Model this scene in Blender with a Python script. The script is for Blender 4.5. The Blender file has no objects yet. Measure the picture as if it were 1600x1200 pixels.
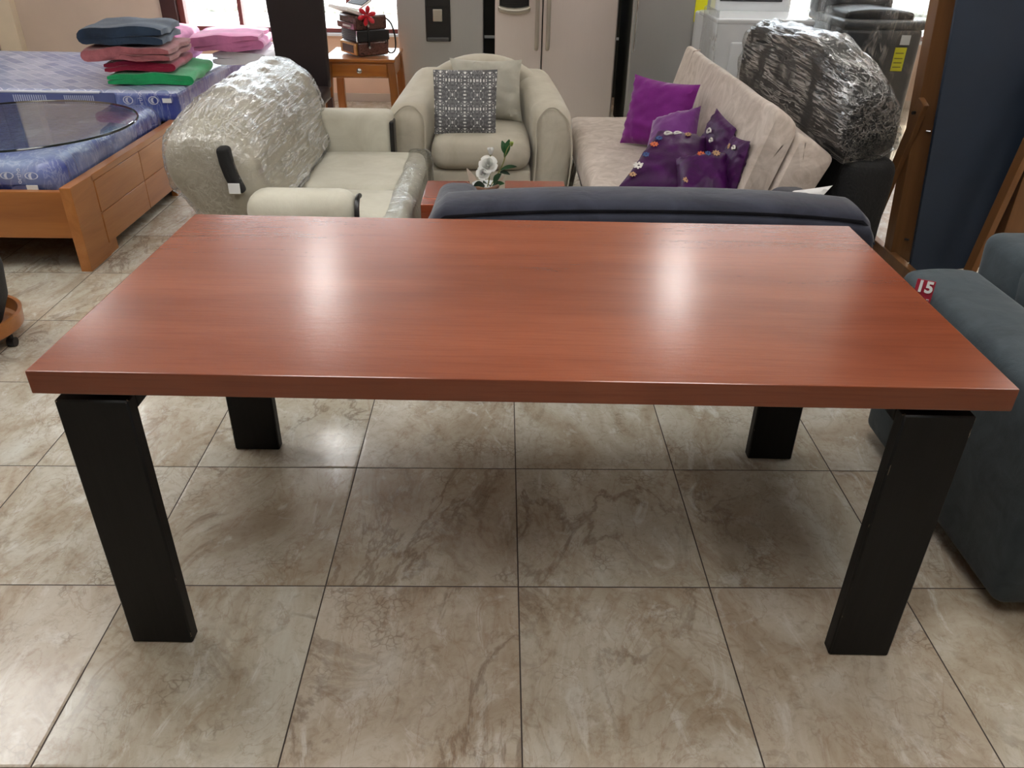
import bpy, bmesh, math, random
from mathutils import Vector, Matrix, noise
random.seed(7)
C = bpy.context.scene.collection
sc = bpy.context.scene
PI = math.pi

# ------------------------------------------------------------------ camera
cam_data = bpy.data.cameras.new('camera'); cam = bpy.data.objects.new('camera', cam_data); C.objects.link(cam)
cam_data.sensor_width = 36.0; cam_data.lens = 36.0 * 1240.7 / 1600.0; cam_data.clip_start = 0.05
Rr = Vector((0.99983558, -0.00986011, 0.01521783)); Ru = Vector((-0.00804738, 0.5107784, 0.85967474)); Rf = Vector((0.01624943, 0.85965586, -0.51061507))
mw = Matrix(((Rr.x, Ru.x, -Rf.x, 0), (Rr.y, Ru.y, -Rf.y, 0), (Rr.z, Ru.z, -Rf.z, 1.5091), (0, 0, 0, 1)))
cam.matrix_world = mw
sc.camera = cam

# ------------------------------------------------------------------ world, sun, exposure
w = bpy.data.worlds.new('sky'); sc.world = w; w.use_nodes = True
bg = w.node_tree.nodes['Background']; bg.inputs[0].default_value = (0.86, 0.93, 1.0, 1); bg.inputs[1].default_value = 6.5
sd = bpy.data.lights.new('sun', 'SUN'); sun = bpy.data.objects.new('sun', sd); C.objects.link(sun)
sd.energy = 13.0; sd.angle = math.radians(1.0); sd.color = (1.0, 0.95, 0.86)
sun.rotation_euler = Vector((0.10, -1.0, -0.92)).to_track_quat('-Z', 'Y').to_euler()
vs = sc.view_settings; vs.view_transform = 'Standard'; vs.look = 'None'; vs.gamma = 1.0; vs.use_curve_mapping = False
vs.exposure = 0.36
LAMP = 30.0

# ------------------------------------------------------------------ materials
def lin(c):
    return tuple(((v / 255.0) / 12.92 if v / 255.0 <= 0.04045 else ((v / 255.0 + 0.055) / 1.055) ** 2.4) for v in c)

class NT:
    def __init__(s, name):
        s.m = bpy.data.materials.new(name); s.m.use_nodes = True; s.t = s.m.node_tree
        s.b = s.t.nodes['Principled BSDF']; s.out = s.t.nodes['Material Output']
    def n(s, typ, **kw):
        x = s.t.nodes.new(typ)
        for k, v in kw.items():
            if k.startswith('i_'):
                x.inputs[k[2:].replace('_', ' ')].default_value = v
            else: setattr(x, k, v)
        return x
    def l(s, a, b): s.t.links.new(a, b)
    def coord(s, scale=(1, 1, 1), rot=(0, 0, 0)):
        tc = s.n('ShaderNodeTexCoord'); mp = s.n('ShaderNodeMapping'); mp.inputs['Scale'].default_value = scale; mp.inputs['Rotation'].default_value = rot
        s.l(tc.outputs['Object'], mp.inputs['Vector']); return mp.outputs[0]
    def noise(s, vec, scale=5, detail=4, rough=.5, dist=0, typ='FBM'):
        x = s.n('ShaderNodeTexNoise'); x.noise_type = typ
        x.inputs['Scale'].default_value = scale; x.inputs['Detail'].default_value = detail; x.inputs['Roughness'].default_value = rough; x.inputs['Distortion'].default_value = dist
        s.l(vec, x.inputs['Vector']); return x.outputs[0]
    def ramp(s, fac, stops):
        x = s.n('ShaderNodeValToRGB'); e = x.color_ramp.elements
        while len(e) < len(stops): e.new(0.5)
        for i, (p, c) in enumerate(stops):
            e[i].position = p; e[i].color = (*c, 1) if len(c) == 3 else c
        s.l(fac, x.inputs[0]); return x.outputs[0]
    def mix(s, fac, a, b, typ='MIX'):
        x = s.n('ShaderNodeMix', data_type='RGBA', blend_type=typ)
        for sock, v in ((x.inputs[0], fac), (x.inputs[6], a), (x.inputs[7], b)):
            if hasattr(v, 'links'): s.l(v, sock)
            elif isinstance(v, tuple): sock.default_value = (*v, 1) if len(v) == 3 else v
            else: sock.default_value = v
        return x.outputs[2]
    def math(s, op, a, b=0.0):
        x = s.n('ShaderNodeMath', operation=op)
        for sock, v in ((x.inputs[0], a), (x.inputs[1], b)):
            if hasattr(v, 'links'): s.l(v, sock)
            else: sock.default_value = v
        return x.outputs[0]
    def bump(s, h, strength=.3, dist=.01, normal=None):
        x = s.n('ShaderNodeBump'); x.inputs['Strength'].default_value = strength; x.inputs['Distance'].default_value = dist
        s.l(h, x.inputs['Height'])
        if normal is not None: s.l(normal, x.inputs['Normal'])
        return x.outputs[0]

def M(name, col, rough=.5, var=.12, ns=6, bump=0., bs=60, bd=.004, metal=0., coat=0., sheen=0., stretch=(1, 1, 1), spec=.5, col2=None, dist=0.):
    k = NT(name); c = lin(col); c2 = lin(col2) if col2 else tuple(v * (1 - var * 2) for v in c)
    v = k.coord(stretch)
    f = k.noise(v, ns, 4, .55, dist)
    k.l(k.ramp(f, [(.3, c2), (.68, c)]), k.b.inputs['Base Color'])
    k.b.inputs['Roughness'].default_value = rough; k.b.inputs['Metallic'].default_value = metal
    k.b.inputs['Coat Weight'].default_value = coat; k.b.inputs['Coat Roughness'].default_value = .12
    k.b.inputs['Specular IOR Level'].default_value = spec
    if sheen: k.b.inputs['Sheen Weight'].default_value = sheen; k.b.inputs['Sheen Roughness'].default_value = .4
    if bump:
        k.l(k.bump(k.noise(v, bs, 3, .6), bump, bd), k.b.inputs['Normal'])
    return k.m

def floor_mat():
    k = NT('glazed stone look floor tiles'); g = k.n('ShaderNodeNewGeometry')
    sp = k.n('ShaderNodeSeparateXYZ'); k.l(g.outputs['Position'], sp.inputs[0])
    fx = k.math('DIVIDE', k.math('SUBTRACT', sp.outputs[0], .0542), .5); fy = k.math('DIVIDE', k.math('SUBTRACT', sp.outputs[1], 1.5072), .5095)
    ix = k.math('FLOOR', fx); iy = k.math('FLOOR', fy)
    cb = k.n('ShaderNodeCombineXYZ'); k.l(ix, cb.inputs[0]); k.l(iy, cb.inputs[1])
    wn = k.n('ShaderNodeTexWhiteNoise', noise_dimensions='3D'); k.l(cb.outputs[0], wn.inputs[0])
    sc_ = k.n('ShaderNodeVectorMath', operation='SCALE'); k.l(wn.outputs[1], sc_.inputs[0]); sc_.inputs['Scale'].default_value = 23.0
    ad = k.n('ShaderNodeVectorMath', operation='ADD'); k.l(g.outputs['Position'], ad.inputs[0]); k.l(sc_.outputs[0], ad.inputs[1])
    # slant of the veins, two headings chosen per tile
    mp = k.n('ShaderNodeMapping'); mp.inputs['Scale'].default_value = (1.0, .55, 1); k.l(ad.outputs[0], mp.inputs[0])
    ang = k.math('ADD', k.math('MULTIPLY', k.math('GREATER_THAN', wn.outputs[0], .6), .9), -.9)
    rc = k.n('ShaderNodeCombineXYZ'); k.l(ang, rc.inputs[2]); k.l(rc.outputs[0], mp.inputs['Rotation'])
    v = mp.outputs[0]
    a = k.noise(v, 4.0, 8, .66, 1.3)
    base = k.ramp(a, [(.24, lin((160, 146, 130))), (.42, lin((184, 173, 156))), (.55, lin((198, 192, 179))), (.75, lin((214, 214, 207)))])
    # sinuous bands
    b = k.noise(v, 2.1, 5, .6, 2.2)
    band = k.math('FRACT', k.math('MULTIPLY', b, 11.0))
    bm_ = k.ramp(band, [(.0, (0, 0, 0)), (.45, (.55, .55, .55)), (.52, (0, 0, 0))])
    zone = k.ramp(k.noise(v, 1.7, 2, .5, .5), [(.48, (0, 0, 0)), (.6, (1, 1, 1))])
    col = k.mix(k.math('MULTIPLY', k.math('MULTIPLY', bm_, zone), .5), base, lin((150, 122, 96)))
    # fine dark veins and pebbly speckle
    r1 = k.noise(v, 3.2, 8, .62, 1.2); vein = k.math('ABSOLUTE', k.math('SUBTRACT', r1, .5))
    vm = k.ramp(vein, [(.0, (1, 1, 1)), (.012, (.7, .7, .7)), (.03, (0, 0, 0))])
    z2 = k.ramp(k.noise(v, 2.7, 2, .5), [(.46, (0, 0, 0)), (.62, (1, 1, 1))])
    col = k.mix(k.math('MULTIPLY', k.math('MULTIPLY', vm, z2), .5), col, lin((104, 82, 66)))
    vo = k.n('ShaderNodeTexVoronoi', feature='DISTANCE_TO_EDGE'); vo.inputs['Scale'].default_value = 46; 
    nv = k.n('ShaderNodeVectorMath', operation='ADD'); k.l(ad.outputs[0], nv.inputs[0])
    wrp = k.n('ShaderNodeTexNoise'); wrp.inputs['Scale'].default_value = 22; k.l(ad.outputs[0], wrp.inputs['Vector'])
    ws = k.n('ShaderNodeVectorMath', operation='SCALE'); k.l(wrp.outputs[1], ws.inputs[0]); ws.inputs['Scale'].default_value = .05; k.l(ws.outputs[0], nv.inputs[1])
    k.l(nv.outputs[0], vo.inputs['Vector'])
    ce = k.ramp(vo.outputs[0], [(.0, (1, 1, 1)), (.12, (0, 0, 0))])
    z3 = k.ramp(k.noise(ad.outputs[0], 5.5, 4, .6), [(.56, (0, 0, 0)), (.66, (1, 1, 1))])
    col = k.mix(k.math('MULTIPLY', k.math('MULTIPLY', ce, z3), .5), col, lin((112, 92, 76)))
    wh = k.ramp(k.noise(v, 7.5, 8, .68, 2.0), [(.56, (0, 0, 0)), (.68, (1, 1, 1))])
    col = k.mix(k.math('MULTIPLY', wh, .6), col, lin((226, 228, 226)))
    fine = k.noise(ad.outputs[0], 34, 8, .72, .8); col = k.mix(1.0, col, k.ramp(fine, [(.3, (.74, .70, .66)), (.48, (.96, .95, .94)), (.7, (1, 1, 1))]), 'MULTIPLY')
    hair = k.ramp(k.math('ABSOLUTE', k.math('SUBTRACT', k.noise(v, 6.5, 9, .6, 1.0), .5)), [(.0, (1, 1, 1)), (.012, (0, 0, 0))])
    col = k.mix(k.math('MULTIPLY', hair, .35), col, lin((150, 122, 100)))
    col = k.mix(1.0, col, k.ramp(wn.outputs[0], [(0, (.95, .90, .86)), (.5, (.94, .95, .92)), (1, (1, 1, 1))]), 'MULTIPLY')
    ex = k.math('ABSOLUTE', k.math('SUBTRACT', k.math('SUBTRACT', fx, ix), .5)); ey = k.math('ABSOLUTE', k.math('SUBTRACT', k.math('SUBTRACT', fy, iy), .5))
    e = k.math('MAXIMUM', ex, ey)
    gm = k.math('GREATER_THAN', e, .4965)
    col = k.mix(gm, col, lin((62, 52, 46)))
    k.l(col, k.b.inputs['Base Color'])
    k.b.inputs['Specular IOR Level'].default_value = .5
    k.l(k.math('ADD', k.math('MULTIPLY', gm, .6), k.math('ADD', .13, k.math('MULTIPLY', a, .08))), k.b.inputs['Roughness'])
    hh = k.ramp(e, [(.485, (1, 1, 1)), (.4965, (.6, .6, .6)), (.498, (0, 0, 0))])
    n1 = k.bump(hh, .5, .002)
    n2 = k.bump(k.noise(g.outputs['Position'], 3.0, 2, .5), .12, .02, n1)
    k.l(n2, k.b.inputs['Normal'])
    return k.m

def wood(name, c1, c2, c3, rough=.3, axis='X', scale=1., coat=.3, bump=.15, grain=.5, spec=.5):
    k = NT(name); st = {'X': (.28, 2.2, 2.2), 'Y': (2.2, .28, 2.2), 'Z': (2.2, 2.2, .28)}[axis]
    v = k.coord(tuple(q * scale for q in st))
    a = k.noise(v, 2.2, 5, .55, 1.1)
    rings = k.math('SINE', k.math('MULTIPLY', k.noise(v, 1.0, 3, .5, .6), 60.0))
    base = k.ramp(a, [(.25, lin(c1)), (.5, lin(c2)), (.75, lin(c3))])
    st2 = {'X': (3, 130, 130), 'Y': (130, 3, 130), 'Z': (130, 130, 3)}[axis]
    v2 = k.coord(tuple(q * scale for q in st2)); f = k.noise(v2, 1.0, 3, .6)
    col = k.mix(k.math('MULTIPLY', k.ramp(rings, [(.3, (0, 0, 0)), (1, (1, 1, 1))]), .16 * grain * 2), base, lin(c1))
    col = k.mix(k.math('MULTIPLY', k.ramp(f, [(.5, (0, 0, 0)), (.72, (1, 1, 1))]), .35 * grain), col, tuple(q * .55 for q in lin(c1)))
    k.l(col, k.b.inputs['Base Color']); k.b.inputs['Roughness'].default_value = rough
    k.b.inputs['Coat Weight'].default_value = coat; k.b.inputs['Coat Roughness'].default_value = .1; k.b.inputs['Specular IOR Level'].default_value = spec
    k.l(k.bump(f, bump, .0015), k.b.inputs['Normal'])
    return k.m

def table_mat():
    k = NT('glossy cherry red wood'); v = k.coord((.35, 2.4, 2.4))
    a = k.noise(k.coord((.6, 3.0, 1)), 2.0, 5, .5, .25)
    base = k.ramp(a, [(.25, lin((108, 50, 26))), (.5, lin((126, 63, 36))), (.78, lin((140, 74, 45)))])
    r = k.math('SINE', k.math('MULTIPLY', k.noise(k.coord((.5, 1.6, .2)), .9, 1, .3, 0), 60.0))
    rm = k.ramp(r, [(.55, (0, 0, 0)), (1, (1, 1, 1))]); z = k.ramp(k.noise(k.coord((1, 2, 1)), 1.4, 2), [(.5, (0, 0, 0)), (.68, (1, 1, 1))])
    col = k.mix(k.math('MULTIPLY', k.math('MULTIPLY', rm, z), .10), base, lin((176, 104, 72)))
    f = k.noise(k.coord((5, 170, 170)), 1.0, 4, .65)
    col = k.mix(k.math('MULTIPLY', k.ramp(f, [(.48, (0, 0, 0)), (.7, (1, 1, 1))]), .35), col, lin((98, 42, 24)))
    k.l(col, k.b.inputs['Base Color'])
    k.b.inputs['Roughness'].default_value = .22; k.b.inputs['Specular IOR Level'].default_value = .5; k.b.inputs['IOR'].default_value = 1.62
    nb = k.bump(k.noise(k.coord((30, 120, 60)), 1.0, 3, .6), .2, .0012)
    k.l(nb, k.b.inputs['Normal'])
    return k.m

def black_wood():
    k = NT('black stained wood with worn edges'); v = k.coord((30, 30, 2))
    bv = k.n('ShaderNodeBevel'); bv.inputs['Radius'].default_value = .003
    g = k.n('ShaderNodeNewGeometry'); d = k.n('ShaderNodeVectorMath', operation='DOT_PRODUCT'); k.l(bv.outputs[0], d.inputs[0]); k.l(g.outputs['True Normal'], d.inputs[1])
    edge = k.math('LESS_THAN', d.outputs['Value'], .93)
    nz = k.math('GREATER_THAN', k.noise(k.coord((25, 25, 9)), 1.5, 4, .7), .615)
    k.l(k.mix(k.math('MULTIPLY', edge, nz), k.ramp(k.noise(v, 2, 4), [(.3, lin((11, 12, 13))), (.7, lin((17, 18, 19)))]), lin((150, 135, 115))), k.b.inputs['Base Color'])
    k.b.inputs['Roughness'].default_value = .5; k.b.inputs['Specular IOR Level'].default_value = .25
    k.l(k.bump(k.noise(v, 3, 3), .25, .002), k.b.inputs['Normal']); return k.m

def velvet(name, c, c2, sheen=.5, rough=.75, fine=220, ns=5, stretch=(1, 1, 1), dist=1.2, cord=False):
    k = NT(name); v = k.coord(stretch); f = k.noise(v, ns, 5, .6, dist)
    k.l(k.ramp(f, [(.3, lin(c2)), (.7, lin(c))]), k.b.inputs['Base Color']); k.b.inputs['Roughness'].default_value = rough
    k.b.inputs['Sheen Weight'].default_value = sheen; k.b.inputs['Sheen Roughness'].default_value = .35; k.b.inputs['Specular IOR Level'].default_value = .2
    h = k.noise(k.coord(), fine, 2, .6)
    if cord: h = k.math('SINE', k.math('MULTIPLY', k.math('ADD', k.sep_z(), 0), 900)) if hasattr(k, 'sep_z') else h
    n1 = k.bump(h, .25, .002); k.l(k.bump(k.noise(v, 7, 3, .5, .6), .25, .02, n1), k.b.inputs['Normal'])
    return k.m

def film(name, stretch=(7, .7, 7), amount=.05, white=.6, scale=3.0, bd=.012, width=.035, zone=.42, iso=.8, crease=.6, endfade=0.):
    k = NT(name); v = k.coord(stretch); vi = k.coord((1, 1, 1))
    r1 = k.noise(v, scale, 4, .6, .8); r2 = k.noise(vi, 14, 5, .62, 1.8); r3 = k.noise(k.coord(tuple(q * 2.2 for q in stretch)), scale, 3, .5, .4)
    l1 = k.ramp(k.math('ABSOLUTE', k.math('SUBTRACT', r1, .5)), [(0, (1, 1, 1)), (width, (0, 0, 0))])
    l2 = k.ramp(k.math('ABSOLUTE', k.math('SUBTRACT', r2, .5)), [(0, (1, 1, 1)), (width * .6, (0, 0, 0))])
    l3 = k.ramp(k.math('ABSOLUTE', k.math('SUBTRACT', r3, .52)), [(0, (1, 1, 1)), (width * .7, (0, 0, 0))])
    z = k.ramp(k.noise(vi, 4.5, 3, .5, .5), [(zone, (0, 0, 0)), (zone + .16, (1, 1, 1))])
    lines = k.math('MULTIPLY', k.math('MAXIMUM', k.math('MAXIMUM', l1, k.math('MULTIPLY', l2, iso)), k.math('MULTIPLY', l3, .8)), z)
    ge = k.n('ShaderNodeNewGeometry'); sy = k.n('ShaderNodeSeparateXYZ'); k.l(ge.outputs['True Normal'], sy.inputs[0])
    fade = k.math('SUBTRACT', 1.0, k.math('MULTIPLY', k.math('ABSOLUTE', sy.outputs[1]), endfade))
    lines = k.math('MULTIPLY', lines, fade); r1 = k.math('MULTIPLY', r1, fade)
    nb = k.bump(k.math('ADD', k.math('ADD', r1, k.math('MULTIPLY', r2, iso * .8)), k.math('MULTIPLY', lines, .2)), 1.0, bd)
    gl0 = k.n('ShaderNodeBsdfGlossy'); gl0.inputs['Roughness'].default_value = .17; k.l(nb, gl0.inputs['Normal'])
    df = k.n('ShaderNodeBsdfDiffuse'); df.inputs[0].default_value = (.85, .86, .86, 1)
    gl = k.n('ShaderNodeMixShader'); k.l(k.math('MULTIPLY', lines, crease), gl.inputs[0]); k.l(gl0.outputs[0], gl.inputs[1]); k.l(df.outputs[0], gl.inputs[2])
    tr = k.n('ShaderNodeBsdfTransparent'); tr.inputs[0].default_value = (.97, .98, .98, 1)
    lw = k.n('ShaderNodeLayerWeight'); lw.inputs['Blend'].default_value = .3; k.l(nb, lw.inputs['Normal'])
    fac = k.math('MINIMUM', k.math('ADD', k.math('ADD', k.math('MULTIPLY', lw.outputs['Fresnel'], .5), amount), k.math('MULTIPLY', lines, white)), .92)
    mx = k.n('ShaderNodeMixShader'); k.l(fac, mx.inputs[0]); k.l(tr.outputs[0], mx.inputs[1]); k.l(gl.outputs[0], mx.inputs[2])
    k.l(mx.outputs[0], k.out.inputs[0]); return k.m

def glass(name, tint=(.93, .97, .95), refl=1.0):
    k = NT(name); tr = k.n('ShaderNodeBsdfTransparent'); tr.inputs[0].default_value = (*tint, 1)
    gl = k.n('ShaderNodeBsdfGlossy'); gl.inputs['Roughness'].default_value = .015
    lw = k.n('ShaderNodeLayerWeight')
    nz = k.noise(k.coord(), 3, 2); lw2 = k.math('MULTIPLY', k.math('ADD', .04, k.math('MULTIPLY', k.math('POWER', lw.outputs['Facing'], 3.5), .6)), k.math('ADD', refl, k.math('MULTIPLY', nz, .05)))
    mx = k.n('ShaderNodeMixShader'); k.l(lw2, mx.inputs[0]); k.l(tr.outputs[0], mx.inputs[1]); k.l(gl.outputs[0], mx.inputs[2])
    k.l(mx.outputs[0], k.out.inputs[0]); return k.m

def emit(name, col, s):
    k = NT(name); k.b.inputs['Base Color'].default_value = (.9, .9, .9, 1); k.b.inputs['Emission Color'].default_value = (*col, 1); k.b.inputs['Emission Strength'].default_value = s
    return k.m

def mattress_mat(name, side=False):
    k = NT(name); v = k.coord((1, 1, 1), (0, 0, .785))
    br = k.n('ShaderNodeTexBrick'); br.inputs['Scale'].default_value = 3.6; br.inputs['Mortar Size'].default_value = .012; br.offset = .5
    br.inputs['Color1'].default_value = (*lin((120, 134, 178)), 1); br.inputs['Color2'].default_value = (*lin((196, 202, 222)), 1); br.inputs['Mortar'].default_value = (*lin((226, 230, 240)), 1)
    k.l(v, br.inputs['Vector'])
    f = k.ramp(k.noise(k.coord(), 3, 3, .5, .8), [(.35, (0, 0, 0)), (.65, (1, 1, 1))])
    col = k.mix(k.math('MULTIPLY', f, .35), br.outputs[0], lin((96, 112, 166))); col = k.mix(.2, col, lin((150, 160, 196)))
    k.l(col, k.b.inputs['Base Color']); k.b.inputs['Roughness'].default_value = .35
    k.b.inputs['Coat Weight'].default_value = .7; k.b.inputs['Coat Roughness'].default_value = .15
    nb = k.bump(k.noise(k.coord((1, 2, 2)), 12, 5, .6, 1.4), 1.0, .012); k.l(nb, k.b.inputs['Coat Normal'])
    return k.m

def steel(name, c, stretch=(90, 90, 1.2)):
    k = NT(name); f = k.noise(k.coord(stretch), 3, 3, .6)
    big = k.noise(k.coord((1.2, 1.2, .8)), 1.5, 2)
    col = k.mix(k.math('MULTIPLY', f, .25), lin(c), tuple(q * .8 for q in lin(c)))
    k.l(col, k.b.inputs['Base Color']); k.b.inputs['Metallic'].default_value = .6
    k.l(k.math('ADD', .33, k.math('MULTIPLY', big, .12)), k.b.inputs['Roughness']); k.l(k.bump(f, .05, .001), k.b.inputs['Normal']); return k.m

def beaded():
    k = NT('grey cushion cover with pearl beading'); v = k.coord()
    # repeat motif: mirrored cells of 0.12 m made from object coordinates
    sp = k.n('ShaderNodeSeparateXYZ'); k.l(v, sp.inputs[0])
    def tri(o, p):
        return k.math('PINGPONG', o, p)
    x = tri(sp.outputs[0], .068); y = tri(sp.outputs[2], .068)
    cb = k.n('ShaderNodeCombineXYZ'); k.l(x, cb.inputs[0]); k.l(y, cb.inputs[1])
    nn = k.noise(cb.outputs[0], 22, 2, .5, 1.5); line = k.ramp(k.math('ABSOLUTE', k.math('SUBTRACT', k.math('FRACT', k.math('MULTIPLY', nn, 9)), .5)), [(.0, (1, 1, 1)), (.16, (0, 0, 0))])
    vo = k.n('ShaderNodeTexVoronoi'); vo.inputs['Scale'].default_value = 62; vo.inputs['Randomness'].default_value = .25; k.l(cb.outputs[0], vo.inputs['Vector'])
    dot = k.ramp(vo.outputs[0], [(.25, (1, 1, 1)), (.33, (0, 0, 0))])
    ax = k.math('LESS_THAN', k.math('MINIMUM', x, y), .012); ax2 = k.math('LESS_THAN', k.math('ABSOLUTE', k.math('SUBTRACT', x, y)), .006)
    dm = k.math('MULTIPLY', dot, k.math('MAXIMUM', ax, ax2))
    col = k.mix(k.math('MULTIPLY', line, .9), lin((84, 84, 86)), lin((188, 188, 188))); col = k.mix(dm, col, lin((235, 235, 232)))
    k.l(col, k.b.inputs['Base Color']); k.b.inputs['Roughness'].default_value = .5
    k.l(k.bump(k.math('ADD', line, dm), .6, .006), k.b.inputs['Normal']); return k.m

def marble_pearl():
    k = NT('brown pearl celluloid'); f = k.noise(k.coord(), 26, 4, .6, 2.5)
    k.l(k.ramp(f, [(.35, lin((44, 24, 22))), (.5, lin((96, 62, 54))), (.6, lin((60, 34, 30)))]), k.b.inputs['Base Color']); k.b.inputs['Roughness'].default_value = .25; return k.m

m = {}
m['floor'] = floor_mat()
m['table'] = table_mat()
m['black_wood'] = black_wood()
m['cream'] = velvet('cream velour', (196, 190, 174), (178, 171, 154), .25, .8)
m['cream_l'] = velvet('pale cream velour', (206, 203, 188), (188, 184, 168), .25, .8)
m['cushion_grey'] = velvet('light grey satin', (186, 183, 170), (168, 165, 152), .3, .55)
m['navy_velvet'] = velvet('slate blue velvet', (50, 53, 66), (38, 40, 51), .3, .75, 260, 6)
m['grey_velvet'] = velvet('grey green corduroy', (68, 77, 82), (53, 61, 66), .2, .8, 300, 9)
m['futon'] = velvet('beige crushed suede', (206, 194, 184), (172, 158, 146), .25, .7, 200, 7, (1, 1, 1), 2.5)
m['purple'] = velvet('plain purple cotton', (128, 40, 132), (112, 30, 116), .4, .7)
m['mauve'] = velvet('mauve satin', (122, 60, 134), (100, 44, 112), .5, .5)
m['dark_purple'] = velvet('dark purple satin', (76, 14, 86), (42, 6, 50), .05, .45)
m['white_cloth'] = velvet('white cotton', (225, 224, 222), (205, 204, 204), .2, .8)
m['beaded'] = beaded()
m['orange_wood'] = wood('honey orange wood', (146, 88, 40), (172, 110, 56), (188, 128, 74), .35, 'Y', 1, .2, .08, .4)
m['orange_wood_x'] = wood('honey orange wood across', (140, 84, 36), (164, 102, 48), (180, 118, 62), .35, 'X', 1, .2, .08, .4)
m['side_wood'] = wood('amber stained wood', (124, 68, 20), (158, 92, 30), (178, 112, 42), .3, 'X', 1.5, .3, .08, .5)
m['side_wood_z'] = wood('amber stained wood upright', (104, 58, 22), (130, 76, 30), (150, 92, 40), .3, 'Z', 1.5, .3, .08, .5)
m['post_wood'] = wood('brown varnished timber', (100, 64, 34), (122, 82, 46), (136, 96, 58), .38, 'Z', 1.2, .2, .1, .4)
m['coffee'] = wood('red brown table wood', (112, 44, 20), (132, 56, 26), (150, 68, 36), .25, 'X', 1, .3, .05, .4)
m['matt_top'] = mattress_mat('mattress ticking under clear plastic')
def border_mat():
    k = NT('navy mattress border under crinkled plastic'); c = k.coord()
    col = k.ramp(k.noise(k.coord((1, 1, 2)), 2.2, 2, .4), [(.38, lin((38, 54, 132))), (.55, lin((52, 70, 150))), (.66, lin((120, 134, 182)))])
    r = k.noise(k.coord((5, 5, 1.2)), 3.0, 5, .6, 1.2); ln = k.ramp(k.math('ABSOLUTE', k.math('SUBTRACT', r, .5)), [(0, (1, 1, 1)), (.035, (0, 0, 0))])  # pale lines put the crinkle highlights into the border colour
    k.l(k.mix(k.math('MULTIPLY', ln, .35), col, lin((190, 198, 222))), k.b.inputs['Base Color']); k.b.inputs['Roughness'].default_value = .4
    k.b.inputs['Coat Weight'].default_value = 1.0; k.b.inputs['Coat Roughness'].default_value = .12
    nb = k.bump(k.math('ADD', r, k.math('MULTIPLY', k.noise(c, 18, 4, .6, 1.5), .5)), 1.0, .016); k.l(nb, k.b.inputs['Coat Normal']); return k.m
m['matt_side'] = border_mat()
m['white_print'] = M('white print', (205, 208, 222), .4, .05)
m['piping'] = M('white piping', (214, 216, 224), .5, .05)
m['stripe'] = M('pale striped print', (186, 192, 214), .4, .1)
m['grey_print'] = M('grey blue print', (92, 100, 144), .4, .1)
m['film'] = film('crinkled clear stretch film', (11, .6, 11), .035, .7, 2.2, .009, .05, .30, .2, .65, .6)
m['film_dark'] = film('tight clear stretch film', (13, .30, 13), .05, .7, 2.2, .010, .05, .38, .12, .25, .6)
m['film_thin'] = film('loose clear plastic sheet', (2, 5, .6), .04, .5, 2.5, .01, .04, .45, .5)
m['glass'] = glass('tinted glass table top', (.93, .97, .95), 1.0)
m['glass_edge'] = M('dark glass edge', (20, 34, 32), .1, .1)
m['pane'] = glass('window pane', (.97, .98, .98))
m['black_fabric'] = M('black fabric', (20, 20, 21), .8, .2, 12, .3, 200)
m['black_sofa'] = M('black pile upholstery', (8, 8, 9), .8, .3, 20, .5, 80, .01)
m['black_plastic'] = M('black plastic', (18, 18, 20), .35, .1)
m['leather_dark'] = M('dark brown leather', (38, 28, 30), .5, .1, 5, .2, 120)
m['steel'] = steel('brushed stainless steel', (212, 210, 208))
m['steel_warm'] = steel('warm brushed steel', (232, 222, 216))
m['steel_dark'] = steel('grey brushed steel', (176, 176, 174))
m['appl_white'] = M('white enamel', (222, 226, 230), .25, .03, coat=.5)
m['appl_grey'] = M('graphite enamel', (70, 72, 74), .3, .05, metal=.3, coat=.4)
m['dark_gap'] = M('dark painted appliance side and gap shade', (42, 42, 36), .5, .1)
m['handle_metal'] = M('satin champagne metal', (196, 190, 178), .3, .05, metal=.8)
m['yellow'] = M('yellow paper label', (238, 232, 20), .6, .03)
m['paper'] = M('white paper label', (226, 228, 228), .6, .03)
m['ink'] = M('black ink', (30, 30, 32), .6, .05)
m['ink_olive'] = M('dark label print', (150, 140, 10), .6, .05)
m['wall'] = M('warm beige painted wall', (204, 186, 168), .8, .06, 2, .1, 90)
m['wall_peach'] = M('peach painted wall', (228, 190, 162), .8, .06, 2, .1, 90)
m['column'] = M('cream painted column', (222, 208, 182), .7, .04)
m['ceiling'] = M('white ceiling paint', (235, 235, 232), .9, .03)
m['frame_red'] = M('red brown window frame', (128, 66, 60), .4, .1)
m['frame_dark'] = M('dark brown frame', (64, 34, 30), .5, .1)
m['outside'] = M('pale concrete forecourt', (205, 205, 200), .9, .1)
m['stone'] = M('mossy stone edging', (176, 176, 160), .9, .35, 9, .6, 12, .03)
m['navy_board'] = M('matt navy board', (34, 48, 66), .55, .1, 3, .15, 200)
m['pot'] = M('black textured planter', (32, 33, 34), .7, .15, 30, .5, 120, .004)
m['soil'] = M('dark soil', (40, 30, 24), .9, .3, 40, .8, 60, .01)
m['chrome'] = M('chrome', (190, 190, 192), .15, .05, metal=1.)
m['green_towel'] = M('green towelling', (20, 158, 92), .9, .15, 10, .8, 160, .006, sheen=.4)
m['crimson_towel'] = M('crimson blanket', (150, 20, 56), .9, .15, 10, .6, 120, .006, sheen=.4)
m['rose_towel'] = M('dusty rose ribbed blanket', (176, 102, 106), .9, .2, 12, .8, 60, .008, sheen=.4, stretch=(1, 6, 1))
m['slate_towel'] = M('slate blue fleece', (36, 56, 78), .85, .3, 6, .5, 90, .006, sheen=.15)
m['pink_towel'] = M('pink fleece', (216, 128, 176), .9, .2, 6, .6, 90, .006, sheen=.4)
m['white_towel'] = M('white blanket', (240, 240, 246), .9, .06, 8, .5, 90, .006, sheen=.3)
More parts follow.
